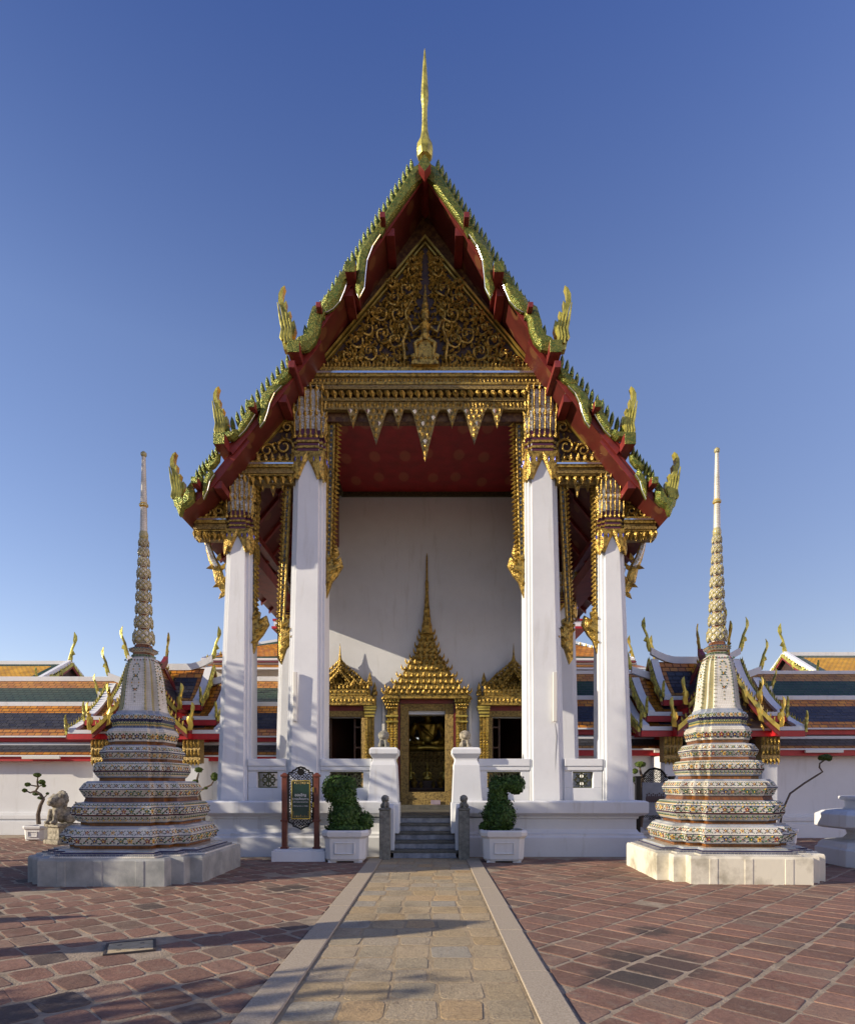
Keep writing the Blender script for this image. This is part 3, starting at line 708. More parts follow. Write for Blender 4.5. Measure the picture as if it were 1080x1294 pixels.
# central figure under a tapering crown, on a tiered pedestal
Z=lambda py: wz(py,FY); cf=MB(lambda x,y,z: (x*.82,y,wz(467,FY)+(z-wz(467,FY))*.84))
cf.lathe([(.02,Z(345)),(.035,Z(358)),(.06,Z(366)),(.05,Z(369)),(.10,Z(376)),(.08,Z(379)),(.14,Z(387)),(.11,Z(390)),(.12,Z(399))],8,(0,FY-.1,0))
cf.ball((0,FY-.16,Z(402)),(.085,.09,.12)); cf.lathe([(.12,Z(432)),(.15,Z(425)),(.10,Z(416)),(.17,Z(409)),(.05,Z(406))],10,(0,FY-.13,0))
for s in (-1,1):
    cf.tube([(s*.15,FY-.13,Z(410)),(s*.33,FY-.14,Z(418)),(s*.42,FY-.16,Z(404)),(s*.52,FY-.1,Z(396))],[.05,.045,.035,.02],6)
    cf.tube([(s*.08,FY-.16,Z(430)),(s*.27,FY-.2,Z(438)),(s*.22,FY-.18,Z(458))],[.08,.07,.05],6)
    cf.tube([(s*.55,FY-.05,Z(455)),(s*.62,FY-.07,Z(430)),(s*.48,FY-.07,Z(410)),(s*.55,FY-.07,Z(385)),(s*.3,FY-.06,Z(360))],[.05,.05,.045,.035,.01],5)
cf.loft([[(x*q,y,Z(py)) for x,y in ((-1,FY-.2),(1,FY-.2),(1,FY+.01),(-1,FY+.01))] for q,py in ((.36,467),(.36,463),(.30,461),(.38,456),(.38,453),(.25,450),(.16,440),(.1,430))])
gem_ring(cf,-.38,.38,FY-.2,FY,Z(458),7,.45,.05,1,0,.03,'f')
cf.build('carved_deity',M['gold'],pd)
# --- cornice: stacked mouldings, crest of leaves, hanging lotus petals
def cornice(s,pxa,pxb,pyt,rows,y,name='cornice'):
    """rows: list of (py0,py1,proud,material)"""
    T=None if s==0 else mir(-s)
    b=MB(T); xa,xb=fx(pxa,0,FY)[0],fx(pxb,0,FY)[0]; L_=xb-xa
    for (p0,p1,pr,m) in rows: b.box(xa,xb,y-pr,y+.1,wz(p1,y)+.001,wz(p0,y)-.001,m)
    return b,xa,xb
rows=[(467,473,.10,0),(473,475.5,.13,1),(475.5,479,.10,0),(479,486,.06,2),(486,489,.10,0),(489,491,.07,1),(491,495,.10,2),(504,508,.05,2),(508,518,.02,2)]
b,xa,xb=cornice(0,388,686,0,rows,FY)
n=62
for i in range(n):
    x=xa+(xb-xa)*(i+.5)/n
    b.leaf((x,FY-.08,wz(464,FY)),(1,0,0),(0,0,1),(0,-1,0),(xb-xa)/n*.5,.10,.05,0)
    b.gem((x,FY-.06,wz(482.5,FY)),(1,0,0),(0,0,1),(0,-1,0),(xb-xa)/n*.42,.05,.03,0)
n=27; x0,x1=fx(408,0,FY)[0],fx(666,0,FY)[0]
for i in range(n):
    x=x0+(x1-x0)*(i+.5)/n
    b.leaf((x,FY-.06,wz(499,FY)),(1,0,0),(.25,0,-1),(0,-1,0),(x1-x0)/n*.46,.13,.10,0)
    for q in (-.3,.3): b.gem((x+q*(x1-x0)/n,FY-.02,wz(512,FY)),(1,0,0),(0,0,1),(0,-1,0),.045,.075,.04,0)
b.build('cornice',[M['gold'],M['silver'],M['gold_dark']],hall)
# --- lambrequin pendants
lb=MB()
def pendant(s,pc,hw,pt,pb,y,mm=0):
    pts=[]; T=[(pc-hw,pt),(pc+hw,pt),(pc+hw*.74,pt+(pb-pt)*.14),(pc+hw*.50,pt+(pb-pt)*.42),(pc+hw*.22,pt+(pb-pt)*.74),(pc,pb),(pc-hw*.22,pt+(pb-pt)*.74),(pc-hw*.50,pt+(pb-pt)*.42),(pc-hw*.74,pt+(pb-pt)*.14)]
    O=[fx(a,c,y) for a,c in T]
    if s: O=[(-s*x,z) for x,z in O]
    lb.prism(O,y-.03,y+.03,3)
    k=max(2,int((pb-pt)/7))
    for j in range(k):
        u=(j+.3)/k; w_=hw*(.16+.70*(1-u))*(1-u*.72); m=max(1,int(w_*2/5.5))
        for i in range(m):
            x,z=fx(pc-w_+(i+.5)*2*w_/m,pt+(pb-pt)*(u+.03),y)
            if s: x=-s*x
            lb.leaf((x,y-.03,z),(1,0,0),(0,0,-1),(0,-1,0),min(.05,w_/m*y/FPX),.075,.045,mm if (i+2*j)%5 else 2)
for pc,hw,pb in ((537,20,583),(475,17,562),(599,17,562),(446,9,541),(503,9,541),(571,9,541),(628,9,541)): pendant(0,pc,hw,516,pb,FY)
b=MB()
lb.build('lambrequin',[M['gold'],M['mirror_band'],M['silver'],M['gold_dark']],hall)
# --- gilded flame borders hanging beside the columns
def border(s,top,bot,pw0,pw1,y,side,name='flame_border'):
    """strip from top(px,py) to bot; side=+1: scallops on the right"""
    b=MB(lambda x,yy,z:(-s*x,yy,z))
    q=y/FPX; n=int((bot[1]-top[1])/5.6)
    def at(u,o): 
        w_=pw0+(pw1-pw0)*u; px=top[0]+(bot[0]-top[0])*u+side*o*w_; return fx(px,top[1]+(bot[1]-top[1])*u,y)
    b.strip([at(0,0),at(1,0)],[at(0,.55),at(1,.55)],y-.04,y+.10,0)
    b.strip([at(0,.22),at(1,.22)],[at(0,.40),at(1,.40)],y-.052,y-.041,3)
    for e in (.05,.52): b.tube([(at(0,e)[0],y-.05,at(0,e)[1]),(at(1,e)[0],y-.05,at(1,e)[1])],.022,5,0)
    for i in range(n):
        u=(i+.5)/n; x,z=at(u,.78); x2,z2=at(u,.30)
        w_=(pw0+(pw1-pw0)*u)*q
        b.leaf((x,y-.03,z),(0,0,1),(side*.95,0,-.45),(0,-1,0),.052,w_*.34,.07,0)
        b.gem((x2,y-.052,z2),(1,0,0),(0,0,1),(0,-1,0),w_*.10,.034,.03,2 if i%3==0 else 0)
    # curled end
    x,z=at(1,.2); o=side
    b.dome([(x-.1*o,z+.45),(x+.16*o,z+.30),(x+.13*o,z+.12),(x+.3*o,z+.22),(x+.36*o,z+.02),(x+.22*o,z-.22),(x+.10*o,z-.36),(x-.02*o,z-.72),(x-.1*o,z-.6)],y-.09,y+.08,0,ridge=.5)
    for k,(dx,dz) in enumerate(((.05,.15),(.2,.05),(.1,-.15),(.25,-.1),(.02,-.4))): b.leaf((x+dx*o,y-.08,z+dz),(0,0,1),(o*.8,0,.6),(0,-1,0),.05,.14,.08,0)
    return b.build(name,[M['gold'],M['blue_glass'],M['silver'],M['navy_strip']],hall)
for s in (-1,1):
    S=-s
    border(s,(414,512),(411,716),18,13,14.25,+1)
    border(s,(318,612),(318,790),10,9,14.15,+1); border(s,(368,612),(358,800),-11,-10,14.15,+1)
    border(s,(409,600),(408,700),6,4,14.5,+1)
# --- half pediments and beams of the side bays
for s in (-1,1):
    T=lambda x,y,z,s=s:(-s*x,y,z)
    hp=sub('half_pediment',hall)
    for (tri,cor,pend,ya) in (([(375,512),(375,585),(303,585)],(305,372,585),[(332,6,622),(345,7,628),(357,6,620)],FY+.05),([(286,618),(286,655),(243,655)],(247,287,655),[],FY+.08)):
        b=MB(T); b.prism([fx(*p,FY) for p in tri],ya,ya+.1); b.build('pediment_board',M['dark_back'],hp)
        b=MB(T); a,c=fx(tri[0][0],tri[0][1],FY),fx(tri[2][0],tri[2][1],FY)
        b.prism([a,(a[0],a[1]-.13),(c[0]+.15,c[1]),(c[0],c[1])],ya-.06,ya-.001); b.build('pediment_frame',M['gold_smooth'],hp)
        b=MB(T); rs=random.Random(5)
        (xa,za),(xb,zb),(xc,zc)=[fx(*p,FY) for p in tri]
        for (u,v,r) in ((.22,.28,.20),(.52,.22,.16),(.16,.62,.14),(.76,.12,.1)):
            cx=xb+(xc-xb)*u; cz=zb+(za-zb)*v; sc2=abs(xc-xb)/1.25; r*=sc2
            b.tube([(cx+r*(1-.8*k/20)*math.cos(k*.42),ya-.03-.003*k,cz+r*(1-.8*k/20)*math.sin(k*.42)) for k in range(21)],[.034*(1-.5*k/20) for k in range(21)],5)
            for k in range(7):
                a_=k*.9; v2=(math.cos(a_),0,math.sin(a_)); b.leaf((cx+r*1.1*v2[0],ya-.02,cz+r*1.1*v2[2]),(-v2[2],0,v2[0]),v2,(0,-1,0),.03,.08,.05)
        nn=max(4,int(abs(xc-xb)/.16))
        for i in range(nn): b.leaf((xb+(xc-xb)*(i+.5)/nn,ya-.05,zb+.1),(1,0,0),(0,0,1),(0,-1,0),.07,.14,.06)
        b.build('carved_scrollwork',M['gold'],hp)
        b=MB(T); xa_,xb_=fx(cor[0],0,FY)[0],fx(cor[1],0,FY)[0]; y=FY-.02; c0=cor[2]
        for (p0,p1,pr,m) in ((0,2.5,.08,0),(2.5,4.5,.10,1),(4.5,8,.08,0),(8,13,.04,2),(13,16,.09,2),(16,18,.06,0)): b.box(xa_,xb_,y-pr,y+.3,wz(c0+p1,FY)+.001,wz(c0+p0,FY)-.001,m)
        nn=max(3,int((xb_-xa_)/.165))
        for i in range(nn): b.leaf((xa_+(xb_-xa_)*(i+.5)/nn,y-.05,wz(c0+22,FY)),(1,0,0),(.2,0,-1),(0,-1,0),.075,.12,.09,0)
        b.box(xa_,xb_,y+.02,y+.2,wz(c0+27,FY),wz(c0+19,FY),2)
        b.build('cornice',[M['gold'],M['silver'],M['gold_dark']],hall)
        if pend:
            lb=MB()
            for pc,hw,pb in pend: pendant(s,pc,hw,606,pb,FY+.05)
            lb.build('lambrequin',[M['gold'],M['mirror_band'],M['silver'],M['gold_dark']],hall)
    # eave bracket: curled gilded strut from the outer column out to the eave
    br=MB(T); pts=[fx(*p,FY) for p in ((285,752),(279,742),(272,728),(268,712),(262,700),(258,688),(255,676),(251,668))]
    br.tube([(x,FY+.3,z) for x,z in pts],[.03,.09,.12,.11,.09,.075,.06,.05],6,0,flat=.6)
    br.tube([(x+.02,FY+.22,z) for x,z in pts[3:]],[.05,.06,.055,.05,.04],5,1)
    for px,py,a in ((280,728,1.2),(277,712,1.0),(283,715,1.4),(270,735,3.6),(276,748,4),(262,712,3.4),(284,735,1.0),(272,700,1.3)):
        x,z=fx(px,py,FY); br.leaf((x,FY+.24,z),(-math.sin(a),0,math.cos(a)),(math.cos(a),0,math.sin(a)),(0,-1,0),.06,.13,.09,0)
    br.build('eave_bracket',[M['gold'],M['mirror_band']],hall)
    # carved drop under the lower eave
    dr=MB(T)
    for k in range(7):
        px=247+k*6.2; x,z=fx(px,678+ (3-k if k<3 else 0)*-1.0,FY); dr.leaf((x,FY-.05,z),(1,0,0),(0,0,-1),(0,-1,0),.055,.14+.07*(k==1),.08)
    dr.build('eave_drop',M['gold'],hall)
    # tie beam across the side aisle, far
    b=MB(T); za=wz(757,19.0); b.box(-4.6,-3.2,18.9,19.15,za-.1,za+.14); b.build('tie_beam',M['red'],hall)
    b=MB(T); b.box(-4.55,-4.0,14.7,24,6.85,7.15) ; b.build('eave_beam',M['red'],hall)
# --- door surround
ds=sub('doorway',hall); y=BY
def Zb(py): return wz(py,BY)
def Xb(px): return (px-538)*BY/FPX
b=MB()
for s in (-1,1): b.box(min(s*Xb(571.5),s*Xb(561)),max(s*Xb(571.5),s*Xb(561)),y-.10,y+.46,dz0,Zb(890))
b.box(Xb(515),Xb(561),y-.10,y+.2,Zb(898.5),Zb(890)); b.box(Xb(515),Xb(561),y-.10,y+.2,dz0,Zb(1001))
b.build('door_frame',M['gold_dark'],ds,bevel=.01)
b=MB(); b.box(Xb(505),Xb(571),y-.12,y-.002,Zb(889.9),Zb(885)); b.box(Xb(503),Xb(573),y-.13,y-.001,dz0-.06,dz0-.001)
for s in (-1,1): b.box(min(s*Xb(572),s*Xb(574)),max(s*Xb(572),s*Xb(574)),y-.12,y-.001,dz0,Zb(885.5))
b.build('red_lintel',M['red'],ds)
for s in (-1,1):
    b=MB(mir(s))
    for k,(xa,xb2) in enumerate(((574.5,579),(579.5,584),(584.5,588))):
        b.box(Xb(xa),Xb(xb2),y-.22+.05*k,y-.003,dz0,Zb(896),0)
        for j in range(34): b.gem(((Xb(xa)+Xb(xb2))/2,y-.22+.05*k,dz0+.1+j*.075),(1,0,0),(0,0,1),(0,-1,0),.045,.035,.03,1 if j%5 else 0)
    for zz,g in ((897,0),(893,1.5),(889,3),(886,4.5)):
        b.box(Xb(574-g*.4),Xb(588+g),y-.25-.02*g,y-.004,Zb(zz),Zb(zz-2.6),1)
        for j in range(5): b.leaf((Xb(575.5+j*(2.9+.3*g)),y-.25-.02*g,Zb(zz-1)),(1,0,0),(0,0,1),(0,-1,0),.045,.075,.05,0)
    for zz in (905,912,985,1000): b.box(Xb(573.8),Xb(589),y-.26,y-.004,Zb(zz+2),Zb(zz),1)
    b.build('door_pilaster',[M['gold'],M['gold_smooth']],ds)
cr=MB()
tiers_d=[(54,885,877,.42),(50,877,872,.40),(42,872,864,.37),(36,864,856,.34),(30,856,847,.31),(25,847,839,.28),(20,839,833,.25),(15,833,826,.22),(13.5,826,818,.20),(10.5,818,809,.17),(8.5,809,801,.14)]
for (hw,p0,p1,dep) in tiers_d:
    x=hw*BY/FPX; nt=.05 if hw>20 else .02
    A=rect_redent(-x,x,y-dep,y-.003,nt,2); B_=rect_redent(-x*.90,x*.90,y-dep*.93,y-.004,nt,2)
    cr.loft([[(a,c,Zb(p0)) for a,c in A],[(a,c,Zb(p0)+(Zb(p1)-Zb(p0))*.45) for a,c in A],[(a,c,Zb(p1)+.004) for a,c in B_]])
    nn=max(3,int(hw/3.3)); 
    for i in range(nn):
        xx=-x+2*x*(i+.5)/nn; big=1.5 if i%3==1 else 1
        cr.leaf((xx,y-dep-.02,Zb(p1)-.02),(1,0,0),(0,-.15,1),(0,-1,0),x/nn*.75,.085*big,.07)
    for s in (-1,1):
        cr.tube([(s*x*.97,y-dep*.9,Zb(p1)-.05),(s*(x+.03),y-dep*.9,Zb(p1)+.03),(s*(x+.04),y-dep*.9,Zb(p1)+.13)],[.035,.028,.004],4)
cr.build('spired_canopy',M['gold'],ds)
c=MB(); Q=lambda r,py:(r*BY/FPX,Zb(py))
c.lathe([Q(8,803),Q(6.5,795),Q(7,793),Q(5,786),Q(5.4,784),Q(3.8,776),Q(4.2,774),Q(2.8,765),Q(3.0,763),Q(2.0,750),Q(2.3,738),Q(1.5,735),Q(1.2,720),Q(1.0,706),Q(.3,701)],8,(0,y-.12,0),0,R(22.5)); c.build('canopy_spire',M['gold'],ds)
# --- window surrounds
for s in (-1,1):
    wsr=sub('window_surround',hall); cxw=2.57*s
    Xw=lambda d: cxw+d*BY/FPX
    b=MB()
    for q in (-1,1):
        b.box(min(Xw(q*26),Xw(q*30.5)),max(Xw(q*26),Xw(q*30.5)),y-.08,y+.1,wzz0,wzz1+.05)
    b.box(Xw(-30),Xw(30),y-.079,y+.1,wzz1,Zb(899)); b.build('window_frame',M['gold_dark'],wsr)
    b=MB(); b.box(Xw(-32),Xw(32),y-.10,y-.003,Zb(898.9),Zb(893)); b.build('red_lintel',M['red'],wsr)
    for q in (-1,1):
        b=MB()
        for k,(a,c_) in enumerate(((31,34.5),(35,38.5),(39,42))):
            b.box(min(Xw(q*a),Xw(q*c_)),max(Xw(q*a),Xw(q*c_)),y-.2+.05*k,y-.003,wzz0,Zb(906),0)
            for j in range(20): b.gem((Xw(q*(a+c_)/2),y-.2+.05*k,wzz0+.05+j*.085),(1,0,0),(0,0,1),(0,-1,0),.04,.035,.03,1 if j%4 else 0)
        for zz,g in ((907,0),(903,1),(899,2),(896,3)): b.box(min(Xw(q*(30.6-g*.3)),Xw(q*(42.5+g))),max(Xw(q*(30.6-g*.3)),Xw(q*(42.5+g))),y-.23-.015*g,y-.004,Zb(zz),Zb(zz-2.4),1)
        b.build('window_pilaster',[M['gold'],M['gold_smooth']],wsr)
    b=MB()
    for (hw,p0,p1,dep) in ((45,893,882,.34),(41,882,880,.29),(38,880,873,.30),(35,873,869,.26)):
        x=hw*BY/FPX; A=rect_redent(cxw-x,cxw+x,y-dep,y-.003,.05,2)
        b.loft([[(a,c_,Zb(p0)+.002) for a,c_ in A],[(a,c_,Zb(p1)) for a,c_ in A]])
        nn=int(hw/2.4)
        for i in range(nn):
            xx=cxw-x+2*x*(i+.5)/nn; b.gem((xx,y-dep,Zb((p0+p1)/2)),(1,0,0),(0,0,1),(0,-1,0),x/nn*.8,(p0-p1)*.3*BY/FPX,.04); 
            if p1<874: b.leaf((xx,y-dep,Zb(p1)+.05),(1,0,0),(0,0,1),(0,-1,0),x/nn*.8,.11,.05)
    for q in (-1,1):
        for zz,hw in ((880,43),(868,37)):
            b.lathe([(.08,Zb(zz)),(.09,Zb(zz-4)),(.05,Zb(zz-7)),(.06,Zb(zz-9)),(.005,Zb(zz-17))],6,(Xw(q*hw),y-.17,0))
    b.build('window_entablature',M['gold'],wsr)
    b=MB()
    def arch(hw,p0,p1): return [(-hw,p0),(-hw*.80,p0-(p0-p1)*.22),(-hw*.62,p0-(p0-p1)*.42),(-hw*.40,p0-(p0-p1)*.60),(-hw*.18,p0-(p0-p1)*.80),(0,p1)]
    for (hw,p0,p1,th,yy) in ((34,870,838,5,y-.16),(25,871,845,4.5,y-.24),(16,871,851,3.5,y-.30)):
        Lf=arch(hw,p0,p1); In=[(a*(1-th/hw),c_+th*.5) for a,c_ in Lf]
        for q in (-1,1):
            for i in range(len(Lf)-1):
                O=[(Xw(q*a),Zb(c_)) for a,c_ in (Lf[i],Lf[i+1],In[i+1],In[i])]; b.dome(O,yy-.07,y-.003,0,ridge=.5)
            for i in range(11):
                u=i/10*(len(Lf)-1); k=min(int(u),len(Lf)-2); p_=lerp(Lf[k],Lf[k+1],u-k)
                b.leaf((Xw(q*p_[0]),yy-.03,Zb(p_[1])+.05),(1,0,0),(q*.25,0,1),(0,-1,0),.05,.10,.05)
            b.leaf((Xw(q*hw*1.02),yy-.05,Zb(p0)+.1),(1,0,0),(q*.4,0,1),(0,-1,0),.07,.17,.07)
    b.prism([(Xw(a),Zb(c_)) for a,c_ in arch(32,871,840)+[(-a,c_) for a,c_ in arch(32,871,840)[::-1][1:]]],y-.10,y-.004,1)
    rs=random.Random(11)
    for k in range(70):
        py=rs.uniform(850,869); hw=(py-843)*.62; px=rs.uniform(-hw,hw); a=rs.uniform(0,6.28); b.leaf((Xw(px),y-.11,Zb(py)),(-math.sin(a),0,math.cos(a)),(math.cos(a),0,math.sin(a)),(0,-1,0),.03,.06,.04)
    b.lathe([(.09,Zb(843)),(.05,Zb(838)),(.06,Zb(836)),(.03,Zb(830)),(.004,Zb(815))],8,(cxw,y-.2,0))
    b.build('window_gable',[M['gold'],M['gold_dark']],wsr)
    # tube lamp on the wall beside the doorway
    t=MB(); xt=s*(2.57-1.28); t.box(xt-.045,xt+.045,y-.09,y-.002,Zb(942),Zb(888)); t.build('tube_light',M['tube'],fw,bevel=.015)
# notice on the sill
b=MB(); b.box(Xb(543),Xb(555),y-.14,y-.135,dz0+.03,dz0+.16); b.build('sill_notice',noisy('lilac_card',(.30,.24,.30),(.38,.31,.36),9,.6,bs=0),ds)
# ================================================================ cloister galleries, gate pavilions, far roofs
def quad_tiles(b, ll, lr, ur, ul, bands, side=0, side_mat=0):
    """tiled slope: bands=[(v0,v1,mat)], optional side border of fraction `side`"""
    ll,lr,ur,ul=map(Vector,(ll,lr,ur,ul)); W=((lr-ll).length+(ur-ul).length)/2; H=(ul-ll).length
    def pt(u,v): return (ll.lerp(lr,u)).lerp(ul.lerp(ur,u),v)
    us=[0,1] if not side else [0,side,1-side,1]
    for v0,v1,m in bands:
        for i in range(len(us)-1):
            u0,u1=us[i],us[i+1]; mm=side_mat if (side and i in (0,2)) else m
            b.add([pt(u0,v0),pt(u1,v0),pt(u1,v1),pt(u0,v1)],[(0,1,2,3)],mm,[[(u0*W,v0*H),(u1*W,v0*H),(u1*W,v1*H),(u0*W,v1*H)]])
GT=[M['tile_orange'],M['tile_blue'],M['tile_green'],M['tile_yellow']]
def gallery(name,label,x0,x1,Y,ys,cutx=None):
    """ys: photo heights of the horizontal lines for this wing"""
    t=thing(name,label,'gallery',((x0+x1)/2,Y,0)); ox=(x0+x1)/2
    x0-=ox; x1-=ox; z=lambda py,dy=0: wz(py,Y+dy)
    b=MB(); b.box(x0,x1,.0,.35,0,z(ys['fas1'])); b.box(x0,x1,-.18,-.001,0,.42); b.box(x0,x1,-.11,-.002,.4201,.5); b.box(x0,x1,-.15,-.003,.5001,.62); b.box(x0,x1,-.07,-.002,.6201,.70)
    b.build('wall',M['wall_white'],t,bevel=.01)
    b=MB(); b.box(x0,x1,-.30,.3,z(ys['fas1'],-.3),z(ys['fas0'],-.3)-.002); b.build('eave_board',M['red_bright'],t); b=MB(); b.box(x0,x1,.12,.5,z(ys['red1'],.12),z(ys['red0'],.12)-.002); b.build('eave_board',M['red_bright'],t)
    b=MB(); b.box(x0,x1,-.36,.3,z(ys['fas0'],-.36),z(ys['fas0'],-.36)+.05); b.box(x0,x1,.16,.4,z(ys['w1b'],.16),z(ys['w1t'],.16)); b.box(x0,x1,.0,.5,z(ys['red0'],0),z(ys['red0'],0)+.05); b.box(x0,x1,1.16,1.5,z(ys['w2b'],1.16),z(ys['w2t'],1.16)); b.box(x0,x1,2.36,2.7,z(ys['w3b'],2.36),z(ys['w3t'],2.36))
    b.build('ridge_coping',M['white'],t,bevel=.012)
    b=MB(); quad_tiles(b,(x0,-.34,z(ys['s1b'],-.34)),(x1,-.34,z(ys['s1b'],-.34)),(x1,.16,z(ys['w1b'],.16)),(x0,.16,z(ys['w1b'],.16)),[(0,.30,0),(.30,1,1)]); b.build('skirt_roof',GT,t)
    b=MB(); quad_tiles(b,(x0,.02,z(ys['s2b'],.02)),(x1,.02,z(ys['s2b'],.02)),(x1,1.16,z(ys['w2b'],1.16)),(x0,1.16,z(ys['w2b'],1.16)),[(0,.22,0),(.22,.76,1),(.76,1,0)]); b.build('middle_roof',GT,t)
    b=MB(); quad_tiles(b,(x0,1.18,z(ys['w2t'],1.18)),(x1,1.18,z(ys['w2t'],1.18)),(x1,2.36,z(ys['w3b'],2.36)),(x0,2.36,z(ys['w3b'],2.36)),[(0,.66,2),(.66,1,0)])
    b.add([(x0,2.7,z(ys['w3t'],2.36)),(x1,2.7,z(ys['w3t'],2.36)),(x1,5.0,2.6),(x0,5.0,2.6)],[(0,1,2,3)],0); b.build('upper_roof',GT,t)
    # lamp casings under the eave
    return t
YL,YR=19.5,18.4
gl=gallery('cloister_gallery','white walled cloister gallery with tiered orange and blue roofs, sunlit wing behind the left chedi',-26,-3.72,YL,dict(fas1=962,fas0=956.5,s1b=954,w1b=942,w1t=938.5,red1=937.5,red0=932,s2b=930,w2b=892.5,w2t=887,w3b=861,w3t=855))
gr=gallery('cloister_gallery','white walled cloister gallery with tiered roofs, shaded wing behind the right chedi',3.72,26,YR,dict(fas1=955,fas0=948,s1b=946,w1b=934,w1t=930,red1=928.5,red0=922,s2b=920,w2b=884.5,w2t=879,w3b=852,w3t=847.5))
for o,xs,Y,py in ((gl,((28,76),),YL,957.5),(gr,((1017,1065),(826,850)),YR,949.5)):
    for xa,xb in xs:
        b=MB(); b.box(wx(xa,Y-.4)-o.location.x,wx(xb,Y-.4)-o.location.x,-.43,-.37,wz(py+2,Y-.4),wz(py-2,Y-.4)); b.build('tube_light',M['tube'],o,bevel=.01)
# finial and naga shapes for small roofs, drawn in a plane and placed on it
HQ=[(a/83.0,-b/83.0) for a,b in hang]
CHO=[(.10,-.10),(-.04,-.08),(-.10,.10),(-.10,.22),(-.20,.27),(-.10,.32),(-.12,.45),(-.19,.60),(-.26,.76),(-.25,.90),(-.16,1.04),(-.19,.92),(-.19,.78),(-.12,.62),(-.05,.47),(-.02,.34),(.03,.18)]
def shape_on(b,pts,org,u,w,sz,th,m=0):
    """dome outline: u = plane axis for x, z up, w = plane normal"""
    o=Vector(org);u=Vector(u);w=Vector(w); T=b.T
    b.T=lambda x,y,z: o+u*x*sz+Vector((0,0,1))*z*sz+w*y
    b.dome(pts,-th,th*.6,m,ridge=.45); b.T=T
def barge(b,org,top,eave,u,w,sz,mg=0,mr=1,n=8):
    """one raked bargeboard from ridge to eave with naga waves, fins and an upturned tail. top/eave are (along u, z)"""
    o=Vector(org);u=Vector(u);w=Vector(w)
    def at(t,k): 
        a=top[0]+(eave[0]-top[0])*t; z=top[1]+(eave[1]-top[1])*t-.16*math.sin(math.pi*t)*abs(top[1]-eave[1])*.6
        return o+u*a+Vector((0,0,z+k))
    for i in range(n):
        t0,t1=i/n,(i+1)/n
        for (ka,kb,d0,d1,m) in ((.05,-.10,-.07,.0,mg),(-.10,-.22,-.04,.03,mr)):
            V=[at(t0,ka)+w*d0,at(t1,ka)+w*d0,at(t1,kb)+w*d0,at(t0,kb)+w*d0]; V+=[p+w*(d1-d0) for p in V]
            b.add(V,[(0,1,2,3),(7,6,5,4),(0,4,5,1),(1,5,6,2),(2,6,7,3),(3,7,4,0)],m)
    sg=1 if eave[0]>top[0] else -1
    for i in range(int(n*1.6)):
        p=at((i+.6)/(n*1.6),.09); b.leaf(p+w*-.03,u,Vector((0,0,1))+u*(.25*sg),-w,.035,.11,.03,mg)
    for t in (.36,.66):
        p=at(t,-.02); shape_on(b,[(-.5*sg,.5),(-.15*sg,.55),(.05*sg,.2),(0,-.25),(.12*sg,-.6),(-.12*sg,-.5),(-.25*sg,-.1),(-.35*sg,.25)],p-w*.04,u,w,sz*.55,.06,mg)
    shape_on(b,[(-sg*x*-1 if False else -x*(-sg)*1.0*-1 if False else (x*(-1) if sg>0 else x),z) for x,z in HQ],at(1,.0),u,w,sz,.045,mg)
